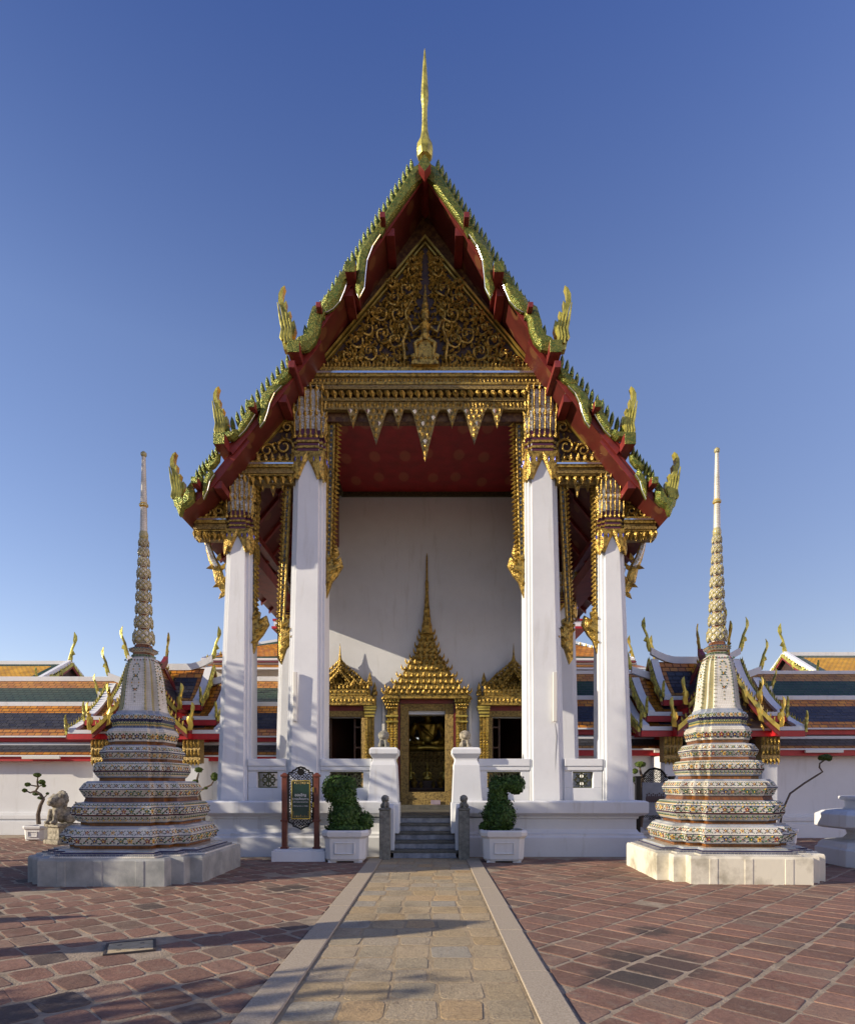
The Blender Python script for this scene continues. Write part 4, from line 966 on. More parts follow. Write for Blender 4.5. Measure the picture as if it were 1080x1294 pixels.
def gabled_roof(parent,c,axis,half_len,half_w,zr,ze,chs=.75,slope='blue',mgold='finial',coping=True,naga=.5):
    """gabled roof with its ridge along axis ('x' or 'y'); bordered tiles, white ridge upswept at the ends, bargeboards and finials"""
    c=Vector(c); U=Vector((1,0,0)) if axis=='x' else Vector((0,1,0)); Wd=Vector((0,1,0)) if axis=='x' else Vector((1,0,0)); Z=Vector((0,0,1))
    cm={'blue':1,'green':2}[slope]
    b=MB()
    for sd in (-1,1):
        n=5
        def q(a,t): return c+U*a+Wd*(sd*half_w*t)+Z*(zr+(ze-zr)*t-.14*math.sin(math.pi*t)*(zr-ze)*.7)
        for i in range(n):
            t0,t1=i/n,(i+1)/n; ln=math.hypot(half_w,zr-ze)
            xs=[-half_len,-half_len*.72,half_len*.72,half_len]
            for k in range(3):
                m=0 if (k!=1 or i in (0,n-1)) else cm
                b.add([q(xs[k],t1),q(xs[k+1],t1),q(xs[k+1],t0),q(xs[k],t0)],[(0,1,2,3)],m,[[(xs[k],(1-t1)*ln),(xs[k+1],(1-t1)*ln),(xs[k+1],(1-t0)*ln),(xs[k],(1-t0)*ln)]])
            b.add([q(-half_len,t1)-Z*.08,q(half_len,t1)-Z*.08,q(half_len,t0)-Z*.08,q(-half_len,t0)-Z*.08],[(0,1,2,3)],4)
    b.build('tiled_slope',GT+[M['red']],parent)
    b=MB()
    cop='white' if coping else 'red'
    pr=[]
    for i in range(13):
        a=-1+i/6.0; lift=.34*max(0,abs(a)-.45)**1.6*2.2
        pr.append(c+U*(a*(half_len+.02))+Z*(zr+.10+lift))
    rings=[[p+Wd*.07-Z*.16,p+Wd*.07+Z*.05,p-Wd*.07+Z*.05,p-Wd*.07-Z*.16] for p in pr]; b.loft(rings)
    for e in (-1,1):
        for sd in (-1,1):
            rr_=[]
            for i in range(6):
                t=i/5; p=c+U*(e*(half_len-.10))+Wd*(sd*half_w*t)+Z*(zr+(ze-zr)*t-.14*math.sin(math.pi*t)*(zr-ze)*.7+.05)
                rr_.append([p+U*.11-Z*.05,p+U*.11+Z*.05,p-U*.11+Z*.05,p-U*.11-Z*.05])
            b.loft(rr_)
            
    for sd in (-1,1):
        p0=c-U*half_len+Wd*(sd*(half_w+.01))+Z*ze; p1=c+U*half_len+Wd*(sd*(half_w+.01))+Z*ze
        b.loft([[p+Wd*.03*sd-Z*.06,p+Wd*.03*sd+Z*.05,p-Wd*.03*sd+Z*.05,p-Wd*.03*sd-Z*.06] for p in (p0,p1)])
    b.build('ridge_coping',M[cop],parent)
    for sd in (-1,1):
        p0=c-U*(half_len+.02)+Wd*(sd*(half_w-.02))+Z*(ze-.14); p1=c+U*(half_len+.02)+Wd*(sd*(half_w-.02))+Z*(ze-.14)
        b=MB(); b.loft([[p+Wd*.05*sd-Z*.09,p+Wd*.05*sd+Z*.07,p-Wd*.05*sd+Z*.07,p-Wd*.05*sd-Z*.09] for p in (p0,p1)])
        b.build('eave_board',M['red_bright'],parent)
    for e in (-1,1):
        b=MB(); o=c+U*(e*(half_len+.04))
        for sd in (-1,1):
            barge(b,o,(0,zr+.05),(sd*half_w,ze),Wd,U*(-e),naga)
        b.build('bargeboard',[M[mgold],M['red']],parent)
        b=MB(); org=c+U*(e*(half_len+.05))+Z*(zr+.40); shape_on(b,[(-x*e if True else x,z) for x,z in CHO],org,U,Wd,chs,.04); b.build('ridge_finial',M[mgold],parent)
        b=MB(); o=c+U*(e*(half_len-.12)); T=[o+Z*(zr-.05),o+Wd*half_w*.97+Z*ze,o-Wd*half_w*.97+Z*ze]
        b.add(T+[p-U*e*.06 for p in T],[(0,1,2),(5,4,3),(0,3,4,1),(1,4,5,2),(2,5,3,0)],0)
        rs=random.Random(2)
        for k in range(60):
            t=rs.random()**.5; a=rs.uniform(-1,1)*half_w*.85*t; p=o+U*e*.0+Wd*a+Z*(zr-.05+(ze-zr)*t+.05); an=rs.uniform(0,6.28)
            b.leaf(p,Wd*math.cos(an)+Z*math.sin(an),-Wd*math.sin(an)+Z*math.cos(an),U*e,.04,.10,.05,1)
        b.build('gable_carving',[M['dark_back'],M['gold']],parent)
def pavilion(label,cx,Y,dz,group):
    t=thing('gate_pavilion',label,'gate pavilion',(cx,Y,0),group=group)
    b=MB(); 
    b.box(-1.55,1.55,-.9,.9,0,2.35+dz)
    for s in (-1,1): b.box(s*1.36-.22,s*1.36+.22,-1.15,-.901,0,2.15+dz)
    b.build('wall',M['wall_white'],t,bevel=.01)
    for s in (-1,1):
        b=MB(); x=s*1.36
        b.box(x-.26,x+.26,-1.2,-.88,2.17+dz,2.95+dz,0)
        for k in range(5):
            for (z,h) in ((2.75,.22),(2.45,.16)): b.leaf((x-.21+.105*k,-1.21,z+dz),(1,0,0),(0,0,1),(0,-1,0),.045,h,.06,1 if z>2.6 else 2)
            b.leaf((x-.21+.105*k,-1.21,2.2+dz),(1,0,0),(0,0,-1),(0,-1,0),.05,.12,.05,2)
        b.build('gilded_capital',[M['gold_dark'],M['gold'],M['gold']],t)
    b=MB(); b.box(-2.0,2.0,-.95,.9,2.95+dz,3.05+dz); b.build('eave_beam',M['red_bright'],t)
    # ridge along the gallery: short high roof over a longer lower one
    gabled_roof(t,(0,.55,0),'x',1.35,1.05,5.30+dz,4.05+dz,.95)
    gabled_roof(t,(0,.50,0),'x',1.95,1.35,4.72+dz,3.55+dz,.85)
    gabled_roof(t,(0,.45,0),'x',2.25,1.7,4.1+dz,3.1+dz,.6)
    # porch gable facing the court, two nested roofs
    gabled_roof(t,(0,-.50,0),'y',.70,.95,5.2+dz,3.75+dz,.8,coping=False,naga=.8,mgold='gold_smooth')
    gabled_roof(t,(0,-.70,0),'y',.80,1.38,4.75+dz,3.1+dz,.8,coping=False,naga=.85,mgold='gold_smooth')
    return t
pavilion('gate pavilion with gold naga gables behind the bluish left chedi',wx(206,YL),YL,.05,None)
pavilion('gate pavilion with gold naga gables behind the cream right chedi',wx(888,YR),YR,.05,None)
# roofs of other halls showing above the gallery
def far_roof(label,x0,x1,Y,zb,zr,col,end):
    t=thing('distant_hall',label,'temple hall',((x0+x1)/2,Y,0)); hl=(x1-x0)/2
    b=MB(); b.box(-hl+.3,hl-.3,-2.0,2.4,0,zb+.1); b.build('wall',M['wall_white'],t)
    b=MB(); H=zr-zb
    for sd in (-1,1):
        quad_tiles(b,(-hl,sd*2.8,zb),(hl,sd*2.8,zb),(hl,0,zr),(-hl,0,zr),[(0,.06,2),(.06,.86,col),(.86,1,2)],side=min(.08,.35/hl),side_mat=2)
    b.build('tiled_slope',GT,t)
    b=MB(); b.box(-hl,hl,-.08,.08,zr-.05,zr+.14); b.box(-hl,hl,-2.92,-2.78,zb-.08,zb+.04)
    for e in (-1,1):
        V=[Vector((e*hl,sd*2.85,zb-.05)) for sd in (-1,1)]
        for sd in (-1,1):
            A=Vector((e*hl,0,zr+.1)); B=Vector((e*hl,sd*2.85,zb)); b.loft([[p+Vector((.1,0,-.1)),p+Vector((.1,0,.1)),p+Vector((-.1,0,.1)),p+Vector((-.1,0,-.1))] for p in (A,B)])
    b.build('ridge_coping',M['white'],t)
    for e in (-1,1):
        b=MB(); shape_on(b,[(-x*e,z) for x,z in CHO],(e*hl,0,zr+.1),(1,0,0),(0,1,0),1.5,.05)
        for sd in (-1,1): barge(b,(e*(hl+.12),0,0),(0,zr),(sd*2.8,zb),(0,1,0),(-e,0,0),.7)
        b.build('bargeboard',[M['finial'],M['red']],t)
    b=MB()
    for e in (-1,1): b.add([(e*(hl-.1),-2.7,zb),(e*(hl-.1),2.7,zb),(e*(hl-.1),0,zr-.1),(e*(hl-.2),-2.7,zb),(e*(hl-.2),2.7,zb),(e*(hl-.2),0,zr-.1)],[(0,1,2),(5,4,3),(0,3,4,1),(1,4,5,2),(2,5,3,0)])
    b.build('gable_board',M['dark_back'],t)
    return t
YF=32.0
far_roof('yellow and green hall roof above the left gallery at the photo edge',wx(-420,YF),wx(88,YF),YF,wz(862,YF-2.8),wz(839,YF),3,1)
far_roof('yellow and green hall roof above the right gallery at the photo edge',wx(992,YF),wx(1500,YF),YF,wz(853,YF-2.8),wz(828,YF),3,1)
# tall tiered hall standing behind the gallery, glimpsed between the columns
YT=30.0
tv=thing('tiered_hall','orange roofed hall with white edged tiers glimpsed between the white columns','temple hall',(0,YT,0))
for s in (-1,1):
    xa=3.6; x1=abs(wx(244 if s<0 else 812,YT))+.0
    b=MB(mir(s)); z=lambda py: wz(py,YT)
    b.box(xa,x1-.6,0.2,3,0,z(842)); b.build('wall',M['wall_white'],tv)
    b=MB(mir(s)); quad_tiles(b,(xa,-1.0,z(849)),(x1,-1.0,z(849)),(x1-.3,0,z(840)),(xa,0,z(840)),[(0,1,0)])
    quad_tiles(b,(xa,-.2,z(834)),(x1-.6,-.2,z(834)),(x1-2.6,2.4,z(800)),(xa,2.4,z(778)),[(0,.12,2),(.12,.8,0),(.8,1,2)])
    b.build('tiled_slope',GT,tv)
    b=MB(mir(s)); b.box(xa,x1-.3,-.02,.2,z(840),z(837.5)); b.box(xa,x1-.5,-.35,-.15,z(836),z(833.5)); b.box(xa,x1+.05,-1.1,-.95,z(851),z(849))
    b.loft([[(x1-.6,-.25,z(834)),(x1-.5,-.25,z(832)),(x1-.5,-.1,z(832)),(x1-.6,-.1,z(834))],[(x1-2.6,2.4,z(800)),(x1-2.5,2.4,z(797)),(x1-2.5,2.6,z(797)),(x1-2.6,2.6,z(800))],[(xa,2.4,z(778)),(xa,2.4,z(775)),(xa,2.6,z(775)),(xa,2.6,z(778))]])
    b.build('ridge_coping',M['white'],tv)
    b=MB(mir(s)); b.box(xa,x1-.35,-.12,.0,z(837.4),z(836.1)); b.build('eave_board',M['red_bright'],tv)
    # stacked upper tiers
    for k,(pa,pb) in enumerate(((772,764),(757,748),(740,733))):
        b=MB(mir(s)); x2=9.2-.5*k-xa*.25; b.box(xa,x2,3.0,6,z(pa),z(pb),0); b.box(xa,x2+.1,2.9,6.1,z(pa)-.12,z(pa)-.001,1); b.box(xa,x2+.06,2.94,6.1,z(pb)+.001,z(pb)+.1,1); b.box(xa,x2-.2,3.2,5.8,z(pb)+.101,z(pb)+.5,2); b.build('stepped_tier',[M['white'],M['red_bright'],M['tile_green']],tv)
    b=MB(mir(s))
    for k in range(9): b.leaf((x1-.75-.22*k,-.15+.29*k,z(831-3.7*k)),(1,0,0),(0,0,1),(0,-1,0),.06,.14,.06)
    shape_on(b,[(x,zz) for x,zz in CHO],(x1-.5,-.1,z(833)),(1,0,0),(0,1,0),1.1,.08); b.build('gilded_cresting',M['gold_smooth'],tv)
# small stone spires beyond the gallery
for px,py0,py1,Y,lb in ((8,885,857,24.0,'small dark stone spire rising above the left gallery roof'),(1073,878,848,23.5,'small dark stone spire rising above the right gallery roof')):
    t=thing('stone_spire',lb,'spire',(wx(px,Y),Y,0))
    b=MB(); z0=wz(py0,Y); H=wz(py1,Y)-z0
    b.lathe([(.33,0),(.33,z0-.2),(.30,z0),(.27,z0+.16*H),(.30,z0+.2*H),(.24,z0+.3*H),(.26,z0+.34*H),(.17,z0+.52*H),(.19,z0+.56*H),(.10,z0+.72*H),(.11,z0+.75*H),(.05,z0+.85*H),(.01,z0+H)],10); b.build('shaft',M['stone'],t,smooth=40)
# ================================================================ the two mosaic chedis
def red20(a,f1=.59,f2=.80):
    q=[(1,-f1),(1,f1),(f2,f1),(f2,f2),(f1,f2)]; pts=[]
    for k in range(4):
        c,s=math.cos(k*math.pi/2),math.sin(k*math.pi/2)
        for x,y in q: pts.append((a*(x*c-y*s),a*(x*s+y*c)))
    return pts
CZ=[M['mz_white'],M['mz_blue'],M['mz_navy'],M['mz_orange'],M['mz_green'],M['mz_yellow'],M['gl_red'],M['gl_yellow'],M['gl_green'],M['gl_navy'],M['gl_brown']]
def motif(b,c,u,v,n,kind,sz,rs):
    c=Vector(c)
    if kind==0:      # flower with five petals and two leaves
        pm=rs.choice([6,10,9,8,10,7])
        for k in range(5):
            a=k*2*math.pi/5+.3; d=u*math.cos(a)+v*math.sin(a); e=-u*math.sin(a)+v*math.cos(a)
            b.gem(c+d*sz*.62,d,e,n,sz*.46,sz*.36,sz*.35,pm)
        b.gem(c+n*sz*.1,u,v,n,sz*.32,sz*.32,sz*.45,7 if pm!=7 else 6)
        for sg in (-1,1):
            d=(u*sg*.8+v*.6); e=(-u*.6*sg+v*.8); b.gem(c+d*sz*1.45,d,e,n,sz*.6,sz*.30,sz*.2,8)
            d=(u*sg*.8-v*.6); e=(u*.6*sg+v*.8); b.gem(c+d*sz*1.45,d,e,n,sz*.6,sz*.30,sz*.2,8 if sg>0 else 9)
    elif kind==1:    # slanting sprig
        for k,(o,m) in enumerate(((-.9,8),(0,10),(.9,8),(1.6,7))):
            d=(u*.75+v*.66); e=(-u*.66+v*.75); b.gem(c+d*sz*o,d,e,n,sz*.6,sz*.34,sz*.25,m)
        b.gem(c+(u*.5-v*.5)*sz,u,v,n,sz*.35,sz*.35,sz*.25,9)
    else:            # upright bud
        b.gem(c+v*sz*.5,v,u,n,sz*.75,sz*.36,sz*.3,8); b.gem(c-v*sz*.6,u,v,n,sz*.42,sz*.42,sz*.3,7)
        for sg in (-1,1): b.gem(c+u*sg*sz*.7,(u*sg+v)*.7,(v-u*sg)*.7,n,sz*.5,sz*.26,sz*.2,9 if sg>0 else 8)
def deco(b,a0,z0,a1,z1,kind,sz,spacing,rs):
    P0,P1=red20(a0),red20(a1); n=len(P0)
    for i in range(n):
        A,B=Vector((*P0[i],z0)),Vector((*P0[(i+1)%n],z0)); C,D=Vector((*P1[i],z1)),Vector((*P1[(i+1)%n],z1))
        m0,m1=(A+C)/2,(B+D)/2; ln=(m1-m0).length
        if ln<sz*2: continue
        u=(m1-m0).normalized(); v=((C+D)/2-(A+B)/2).normalized(); nn=u.cross(v); 
        if nn.dot(Vector((m0.x+m1.x,m0.y+m1.y,0)))<0: nn=-nn
        k=max(1,round(ln/(spacing*.80)))
        for j in range(k):
            motif(b,m0+(m1-m0)*((j+.5)/k)+nn*.001,u,v,nn,kind if kind<3 else (0 if (j%3!=1) else 1),sz*1.62,rs)
def chedi(name,label,base_mat,scale,loc,rz):
    t=thing(name,label,'chedi',loc,rz); rs=random.Random(21)
    def part(nm,prof,mats,decos=(),bevel=.0):
        b=MB(); b.loft([[(x,y,z) for x,y in red20(a)] for a,z in prof],mats)
        for d in decos: deco(b,*d,rs)
        o=b.build(nm,CZ,t); return o
    b=MB(); b.loft([[(x,y,z) for x,y in red20(a,.70,.85)] for a,z in ((1.42,-.05),(1.42,.40),(1.405,.44))])
    for k in range(4):
        for q in (-.62,-.05,.6):
            c,s=math.cos(k*math.pi/2),math.sin(k*math.pi/2); u0,u1=q*1.0-.07,q*1.0+.07
            V=[(1.41,u0,0),(1.428,u0,0),(1.428,u1,0),(1.41,u1,0)]; V+=[(x,y,.405) for x,y,_ in V]; V=[(x*c-y*s,x*s+y*c,z) for x,y,z in V]
            b.add(V,[(0,3,2,1),(4,5,6,7),(0,1,5,4),(1,2,6,5),(2,3,7,6),(3,0,4,7)])
    b.build('base',base_mat,t,bevel=.012)
    part('glazed_steps',[(1.40,.441),(1.38,.465),(1.32,.466),(1.32,.49),(1.25,.491),(1.25,.515),(1.18,.516),(1.18,.54),(1.1,.541)],[0,0,2,0,9,0,1,0,9])
    part('lower_tier',[(.98,.54),(.98,.595),(1.04,.60),(1.06,.62),(1.10,.735),(1.105,.75),(1.02,.87),(1.0,.885),(.97,.89),(.97,.91)],[3,10,1,0,9,0,1,0,1],
        [(1.06,.625,1.10,.73,3,.030,.17),(1.10,.755,1.02,.865,0,.024,.17)])
    part('middle_tier',[(.84,.90),(.84,.955),(.87,.96),(.89,.975),(.955,1.07),(.96,1.085),(.965,1.10),(.96,1.20),(.955,1.215),(.90,1.285),(.84,1.29),(.80,1.30),(.78,1.36),(.785,1.37),(.80,1.38),(.86,1.50),(.865,1.515),(.80,1.62),(.77,1.63),(.76,1.65)],
        [3,10,1,0,9,10,0,9,0,1,1,3,10,1,0,9,0,1,1],
        [(.89,.98,.955,1.068,2,.025,.11),(.964,1.105,.96,1.195,3,.027,.15),(.955,1.222,.905,1.28,2,.020,.08),(.80,1.385,.86,1.498,3,.028,.15),(.862,1.52,.80,1.615,0,.021,.15)])
    part('upper_tier',[(.60,1.64),(.60,1.70),(.62,1.71),(.635,1.73),(.675,1.80),(.68,1.815),(.685,1.83),(.68,1.91),(.64,1.97),(.57,1.98),(.555,2.03),(.56,2.04),(.60,2.13),(.605,2.15),(.54,2.25),(.52,2.26),(.50,2.27)],
        [3,10,1,0,9,10,0,0,1,3,1,0,9,0,1,1],
        [(.635,1.735,.675,1.798,2,.020,.09),(.684,1.833,.68,1.905,3,.022,.12),(.68,1.915,.64,1.965,2,.016,.06),(.56,2.045,.60,2.128,3,.022,.13),(.604,2.155,.54,2.245,0,.019,.13)])
    part('bell_base',[(.46,2.26),(.46,2.32),(.475,2.33),(.49,2.41),(.505,2.50),(.47,2.555),(.44,2.57),(.43,2.60),(.43,2.67),(.45,2.69),(.455,2.72),(.44,2.79),(.41,2.82),(.38,2.83),(.375,2.87)],
        [3,10,0,0,0,1,2,5,2,9,0,1,1,1],
        [(.478,2.335,.503,2.49,0,.030,.145),(.43,2.605,.43,2.665,2,.018,.055),(.455,2.722,.44,2.788,0,.019,.09)])
    # bell: ribbed, with hanging garlands on the four faces
    bp=[(.375,2.87),(.35,2.95),(.335,3.10),(.315,3.30),(.29,3.50),(.25,3.70),(.205,3.81),(.15,3.84)]
    b=MB(); n=20
    rings=[[(x,y,z) for x,y in red20(a,.50,.76)] for a,z in bp]
    V=[p for r_ in rings for p in r_]; F=[];Mi=[]
    for k in range(len(rings)-1):
        for i in range(n): F.append((k*n+i,k*n+(i+1)%n,(k+1)*n+(i+1)%n,(k+1)*n+i)); Mi.append(0 if i%5==0 else (5 if i%5 in (1,3) else 0))
    b.add(V,F,Mi)
    for k in range(4):
        c,s=math.cos(k*math.pi/2),math.sin(k*math.pi/2)
        for j in range(len(bp)-2):
            (a0,z0),(a1,z1)=bp[j],bp[j+1]
            for q in range(max(1,int((z1-z0)/.05))):
                t_=(q+.5)/max(1,int((z1-z0)/.05)); a=a0+(a1-a0)*t_; z=z0+(z1-z0)*t_
                for e in (-.44,.44,-.53,.53): b.gem((c*a*1.0-s*a*e*1.0+ c*.002,s*a+c*a*e,z),(-s,c,0),(0,0,1),(c,s,0),.008,.018,.012,5 if abs(e)<.5 else 8)
        U=Vector((-s,c,0)); Nn=Vector((c,s,0))
        def bell_a(z):
            for j in range(len(bp)-1):
                if bp[j][1]<=z<=bp[j+1][1]: return bp[j][0]+(bp[j+1][0]-bp[j][0])*(z-bp[j][1])/(bp[j+1][1]-bp[j][1])
            return .2
        for zc,r in ((3.60,.055),(3.36,.062)):
            for q in range(12):
                an=q*math.pi/6; z=zc+r*1.9*math.sin(an); b.gem(Nn*(bell_a(z)+.004)+U*(r*math.cos(an))+Vector((0,0,z)),U,(0,0,1),Nn,.013,.016,.014,8 if q%3 else 7)
        for z,m in ((3.48,6),(3.24,6),(3.16,8),(3.10,10),(3.03,8)):
            motif(b,Nn*(bell_a(z)+.004)+Vector((0,0,z)),U,Vector((0,0,1)),Nn,0 if m==6 else 2,.026 if m==6 else .017,rs)
        for q in range(9):
            u_=(q-4)/4.0*.33; b.gem(Nn*(bell_a(3.76)+.006)+U*u_*.62+Vector((0,0,3.77)),U,(0,0,1),Nn,.012,.02,.016,6 if q%2 else 8)
    b.build('bell',[M['mz_bell']]+CZ[1:],t)
    part('bell_collar',[(.15,3.83),(.17,3.85),(.175,3.88),(.15,3.89),(.15,3.92),(.20,3.94),(.205,3.99),(.17,4.01),(.13,4.02),(.125,4.07)],[1,4,0,3,0,0,9,1,3],[(.20,3.945,.205,3.985,0,.014,.06)])
    # spire: nine lotus bulbs of petals, then a slim shaft with rings
    sp_=sub('spire',t)
    zs=[4.06,4.35,4.60,4.83,5.04,5.25,5.46,5.645,5.82,5.97]; rr_=[.172,.148,.133,.126,.118,.108,.094,.088,.082]
    for k in range(9):
        z0,z1=zs[k],zs[k+1]; H=z1-z0; r=rr_[k]; b=MB()
        b.lathe([(r*.62,z0),(r*.66,z0+.06*H),(r*.60,z0+.10*H),(r*.80,z0+.16*H),(r*.97,z0+.32*H),(r,z0+.45*H),(r*.93,z0+.65*H),(r*.74,z0+.84*H),(r*.56,z0+.93*H),(r*.56,z0+H)],14,(0,0,0),[3,0,0,0,0,0,0,0,3])
        for row,(zf,rf,off) in enumerate(((.30,.96,0),(.52,.98,.5),(.74,.84,0))):
            for q in range(8):
                a=(q+off)*math.pi/4; Nn=Vector((math.cos(a),math.sin(a),0)); U=Vector((-math.sin(a),math.cos(a),0)); c=Nn*r*rf+Vector((0,0,z0+zf*H)); w_=r*.36; h_=H*.19
                E=[c+U*w_*.95,c+Vector((0,0,1))*h_,c-U*w_*.95,c-Vector((0,0,1))*h_]
                for m_ in range(4): b.tube([E[m_]+Nn*.004,E[(m_+1)%4]+Nn*.004],.0085*r/.14+.003,4,5)
                b.gem(c+Nn*.004,U,(0,0,1),Nn,w_*.6,h_*.6,.014,0)
        b.build('lotus_bulb',[M['mz_bell']]+CZ[1:],sp_,smooth=30)
    b=MB(); b.lathe([(.055,5.96),(.075,5.99),(.078,6.05),(.062,6.10),(.062,6.12),(.055,6.50),(.05,6.535)],12,(0,0,0),[5,5,5,0,0,0])
    b.lathe([(.05,6.53),(.075,6.55),(.08,6.58),(.055,6.61),(.055,6.63),(.033,7.42),(.033,7.44)],12,(0,0,0),[7,5,7,0,0,0]); b.build('spire_shaft',CZ,sp_,smooth=40)
    b=MB(); b.lathe([(.033,7.43),(.052,7.46),(.052,7.50),(.02,7.53)],10,(0,0,0),[5,5,5]); b.build('spire_knob',CZ,sp_,smooth=60)
    return t
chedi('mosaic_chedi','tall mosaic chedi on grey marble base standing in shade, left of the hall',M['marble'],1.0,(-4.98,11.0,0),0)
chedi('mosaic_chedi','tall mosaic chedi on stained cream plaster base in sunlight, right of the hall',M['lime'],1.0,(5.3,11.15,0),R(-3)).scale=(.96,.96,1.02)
# ================================================================ pots, topiary, sign, lions, bonsai, altar, trees
def leaves_on(b,blobs,n,size,rs,m=1,fill=.0):
    """small leaf-sized faces over a set of ellipsoids (centre, radii)"""
    tot=sum(r[0]*r[2]+r[0]*r[1]+r[1]*r[2] for c,r in blobs)
    for c,r in blobs:
        k=int(n*(r[0]*r[2]+r[0]*r[1]+r[1]*r[2])/tot)
        for _ in range(k):
            d=Vector((rs.gauss(0,1),rs.gauss(0,1),rs.gauss(0,1))).normalized(); q=rs.uniform(.90,1.06)+(.14 if rs.random()<.04 else 0)
            q*=1+.14*noise.noise(Vector((d.x*3+c[0]*7,d.y*3,d.z*3)))
            p=Vector((c[0]+d.x*r[0]*q,c[1]+d.y*r[1]*q,c[2]+d.z*r[2]*q))
            nn=(d+Vector((rs.uniform(-.8,.8),rs.uniform(-.8,.8),rs.uniform(-.3,.9)))).normalized(); u=nn.orthogonal().normalized(); u=Matrix.Rotation(rs.uniform(0,6.28),3,nn)@u; w=nn.cross(u); s=size*rs.uniform(.6,1.3)
            b.add([p-u*s,p+w*s*.5,p+u*s,p-w*s*.5],[(0,1,2,3)],m)
def planter(parent,w,h,d):
    b=MB()
    def o8(k,dd,z): 
        a=k*.5; c=dd*.5; e=.14*k
        return [(a-e,-c,z),(a,-c+e,z),(a,c-e,z),(a-e,c,z),(-a+e,c,z),(-a,c-e,z),(-a,-c+e,z),(-a+e,-c,z)]
    b.loft([o8(w*.80,d*.80,.05*h),o8(w*.86,d*.86,.12*h),o8(w*.90,d*.90,.74*h),o8(w*.94,d*.94,.78*h),o8(w,d,.82*h),o8(w*1.02,d*1.02,.94*h),o8(w*.97,d*.97,h),o8(w*.86,d*.86,h),o8(w*.84,d*.84,.90*h)])
    for sx in (-1,1):
        for sy in (-1,1): b.box(sx*w*.28-w*.09,sx*w*.28+w*.09,sy*d*.28-w*.09,sy*d*.28+w*.09,-.01,.07*h)
    # sunk panel drawn by a raised frame
    yy=-d*.45-.004; 
    for (x0,x1,z0,z1) in ((-w*.22,w*.22,.60*h,.63*h),(-w*.22,w*.22,.27*h,.30*h),(-w*.22,-w*.19,.301*h,.599*h),(w*.19,w*.22,.301*h,.599*h)): b.box(x0,x1,yy-.012,yy+.03,z0,z1)
    b.build('planter',M['pot'],parent,bevel=.012)
def topiary(label,px,Y,blobs,group):
    t=thing('potted_topiary',label,'topiary',(wx(px,Y),Y,0),group=group); rs=random.Random(int(px))
    planter(t,.94,.66,.85)
    b=MB(); b.box(-.36,.36,-.32,.32,.55,.61); b.build('soil',M['soil'],t)
    b=MB()
    for c,r in blobs: b.ball(c,tuple(q*.84 for q in r),0)
    leaves_on(b,blobs,8000,.032,rs); b.build('clipped_bush',[M['leaf'],M['leaf']],t)
YP=12.85; q=YP/FPX
def bl(*L_): return [((dx*q,dy,.62+(1046-py)*q),(rx*q,ry*q,rz*q)) for dx,dy,py,rx,ry,rz in L_]
topiary('dog shaped topiary with raised head and rounded tail, in white planter beside the sign board',438.5,YP,bl((-2,0,1026,21,17,24),(-5,0,1002,16,14,20),(-20,-.02,993,11,10,16),(-8,0,988,15,13,12),(3,-.02,990,9,10,13),(23,.02,1034,10,9,12),(0,0,1042,26,20,6)),None)
topiary('dog shaped topiary facing right with drooping snout, in white planter right of the steps',634.5,YP,bl((-4,0,1027,20,17,24),(-6,0,1004,12,11,17),(-8,-.02,990,9,11,13),(6,0,986,13,11,10),(17,0,987,11,10,12),(-24,.02,1040,5,5,5)),None)
# --- guardian lions
def lion_mesh(b,sz,face=0):
    b.ball((0,.12*sz,.30*sz),(.26*sz,.34*sz,.28*sz)); b.ball((0,-.12*sz,.40*sz),(.24*sz,.22*sz,.34*sz)); b.ball((0,-.22*sz,.78*sz),(.26*sz,.25*sz,.25*sz))
    b.ball((0,-.42*sz,.72*sz),(.15*sz,.12*sz,.12*sz)); b.ball((0,-.08*sz,.80*sz),(.31*sz,.2*sz,.28*sz))
    for s in (-1,1):
        b.ball((s*.22*sz,-.2*sz,.95*sz),(.08*sz,.06*sz,.09*sz)); b.ball((s*.10*sz,-.42*sz,.86*sz),(.055*sz,.05*sz,.05*sz))
        b.tube([(s*.16*sz,-.3*sz,.5*sz),(s*.17*sz,-.36*sz,.25*sz),(s*.17*sz,-.36*sz,.04*sz)],[.10*sz,.085*sz,.085*sz],8); b.ball((s*.17*sz,-.42*sz,.06*sz),(.10*sz,.13*sz,.07*sz)); b.ball((s*.24*sz,.1*sz,.2*sz),(.13*sz,.22*sz,.2*sz))
        for k in range(7):
            a=k*.5+.1; b.ball((s*.27*sz*math.cos(a*.6),-.08*sz+.02*k*sz,.62*sz+.3*sz*math.sin(a*.5)),.075*sz,nu=6,nv=4)
    for k in range(9):
        a=k*math.pi/8; b.ball((.3*sz*math.cos(a),-.04*sz,.80*sz+.28*sz*math.sin(a)),.08*sz,nu=6,nv=4)
    b.tube([(0,.42*sz,.2*sz),(0,.5*sz,.5*sz),(0,.42*sz,.75*sz)],[.06*sz,.1*sz,.03*sz],6)
for px,lb,m in ((484.5,'dark stone guardian lion seated on the white pier left of the doorway','stone'),(587.5,'pale sunlit stone guardian lion seated on the white pier right of the doorway','stone_pale')):
    t=thing('guardian_lion',lb,'lion statue',(wx(px,14.1),14.15,2.42))
    b=MB(); lion_mesh(b,.36); b.build('body',M[m],t,remesh=.012)
    b=MB(); b.box(-.15,.15,-.19,.19,0,.025); b.build('plinth_slab',M[m],t)
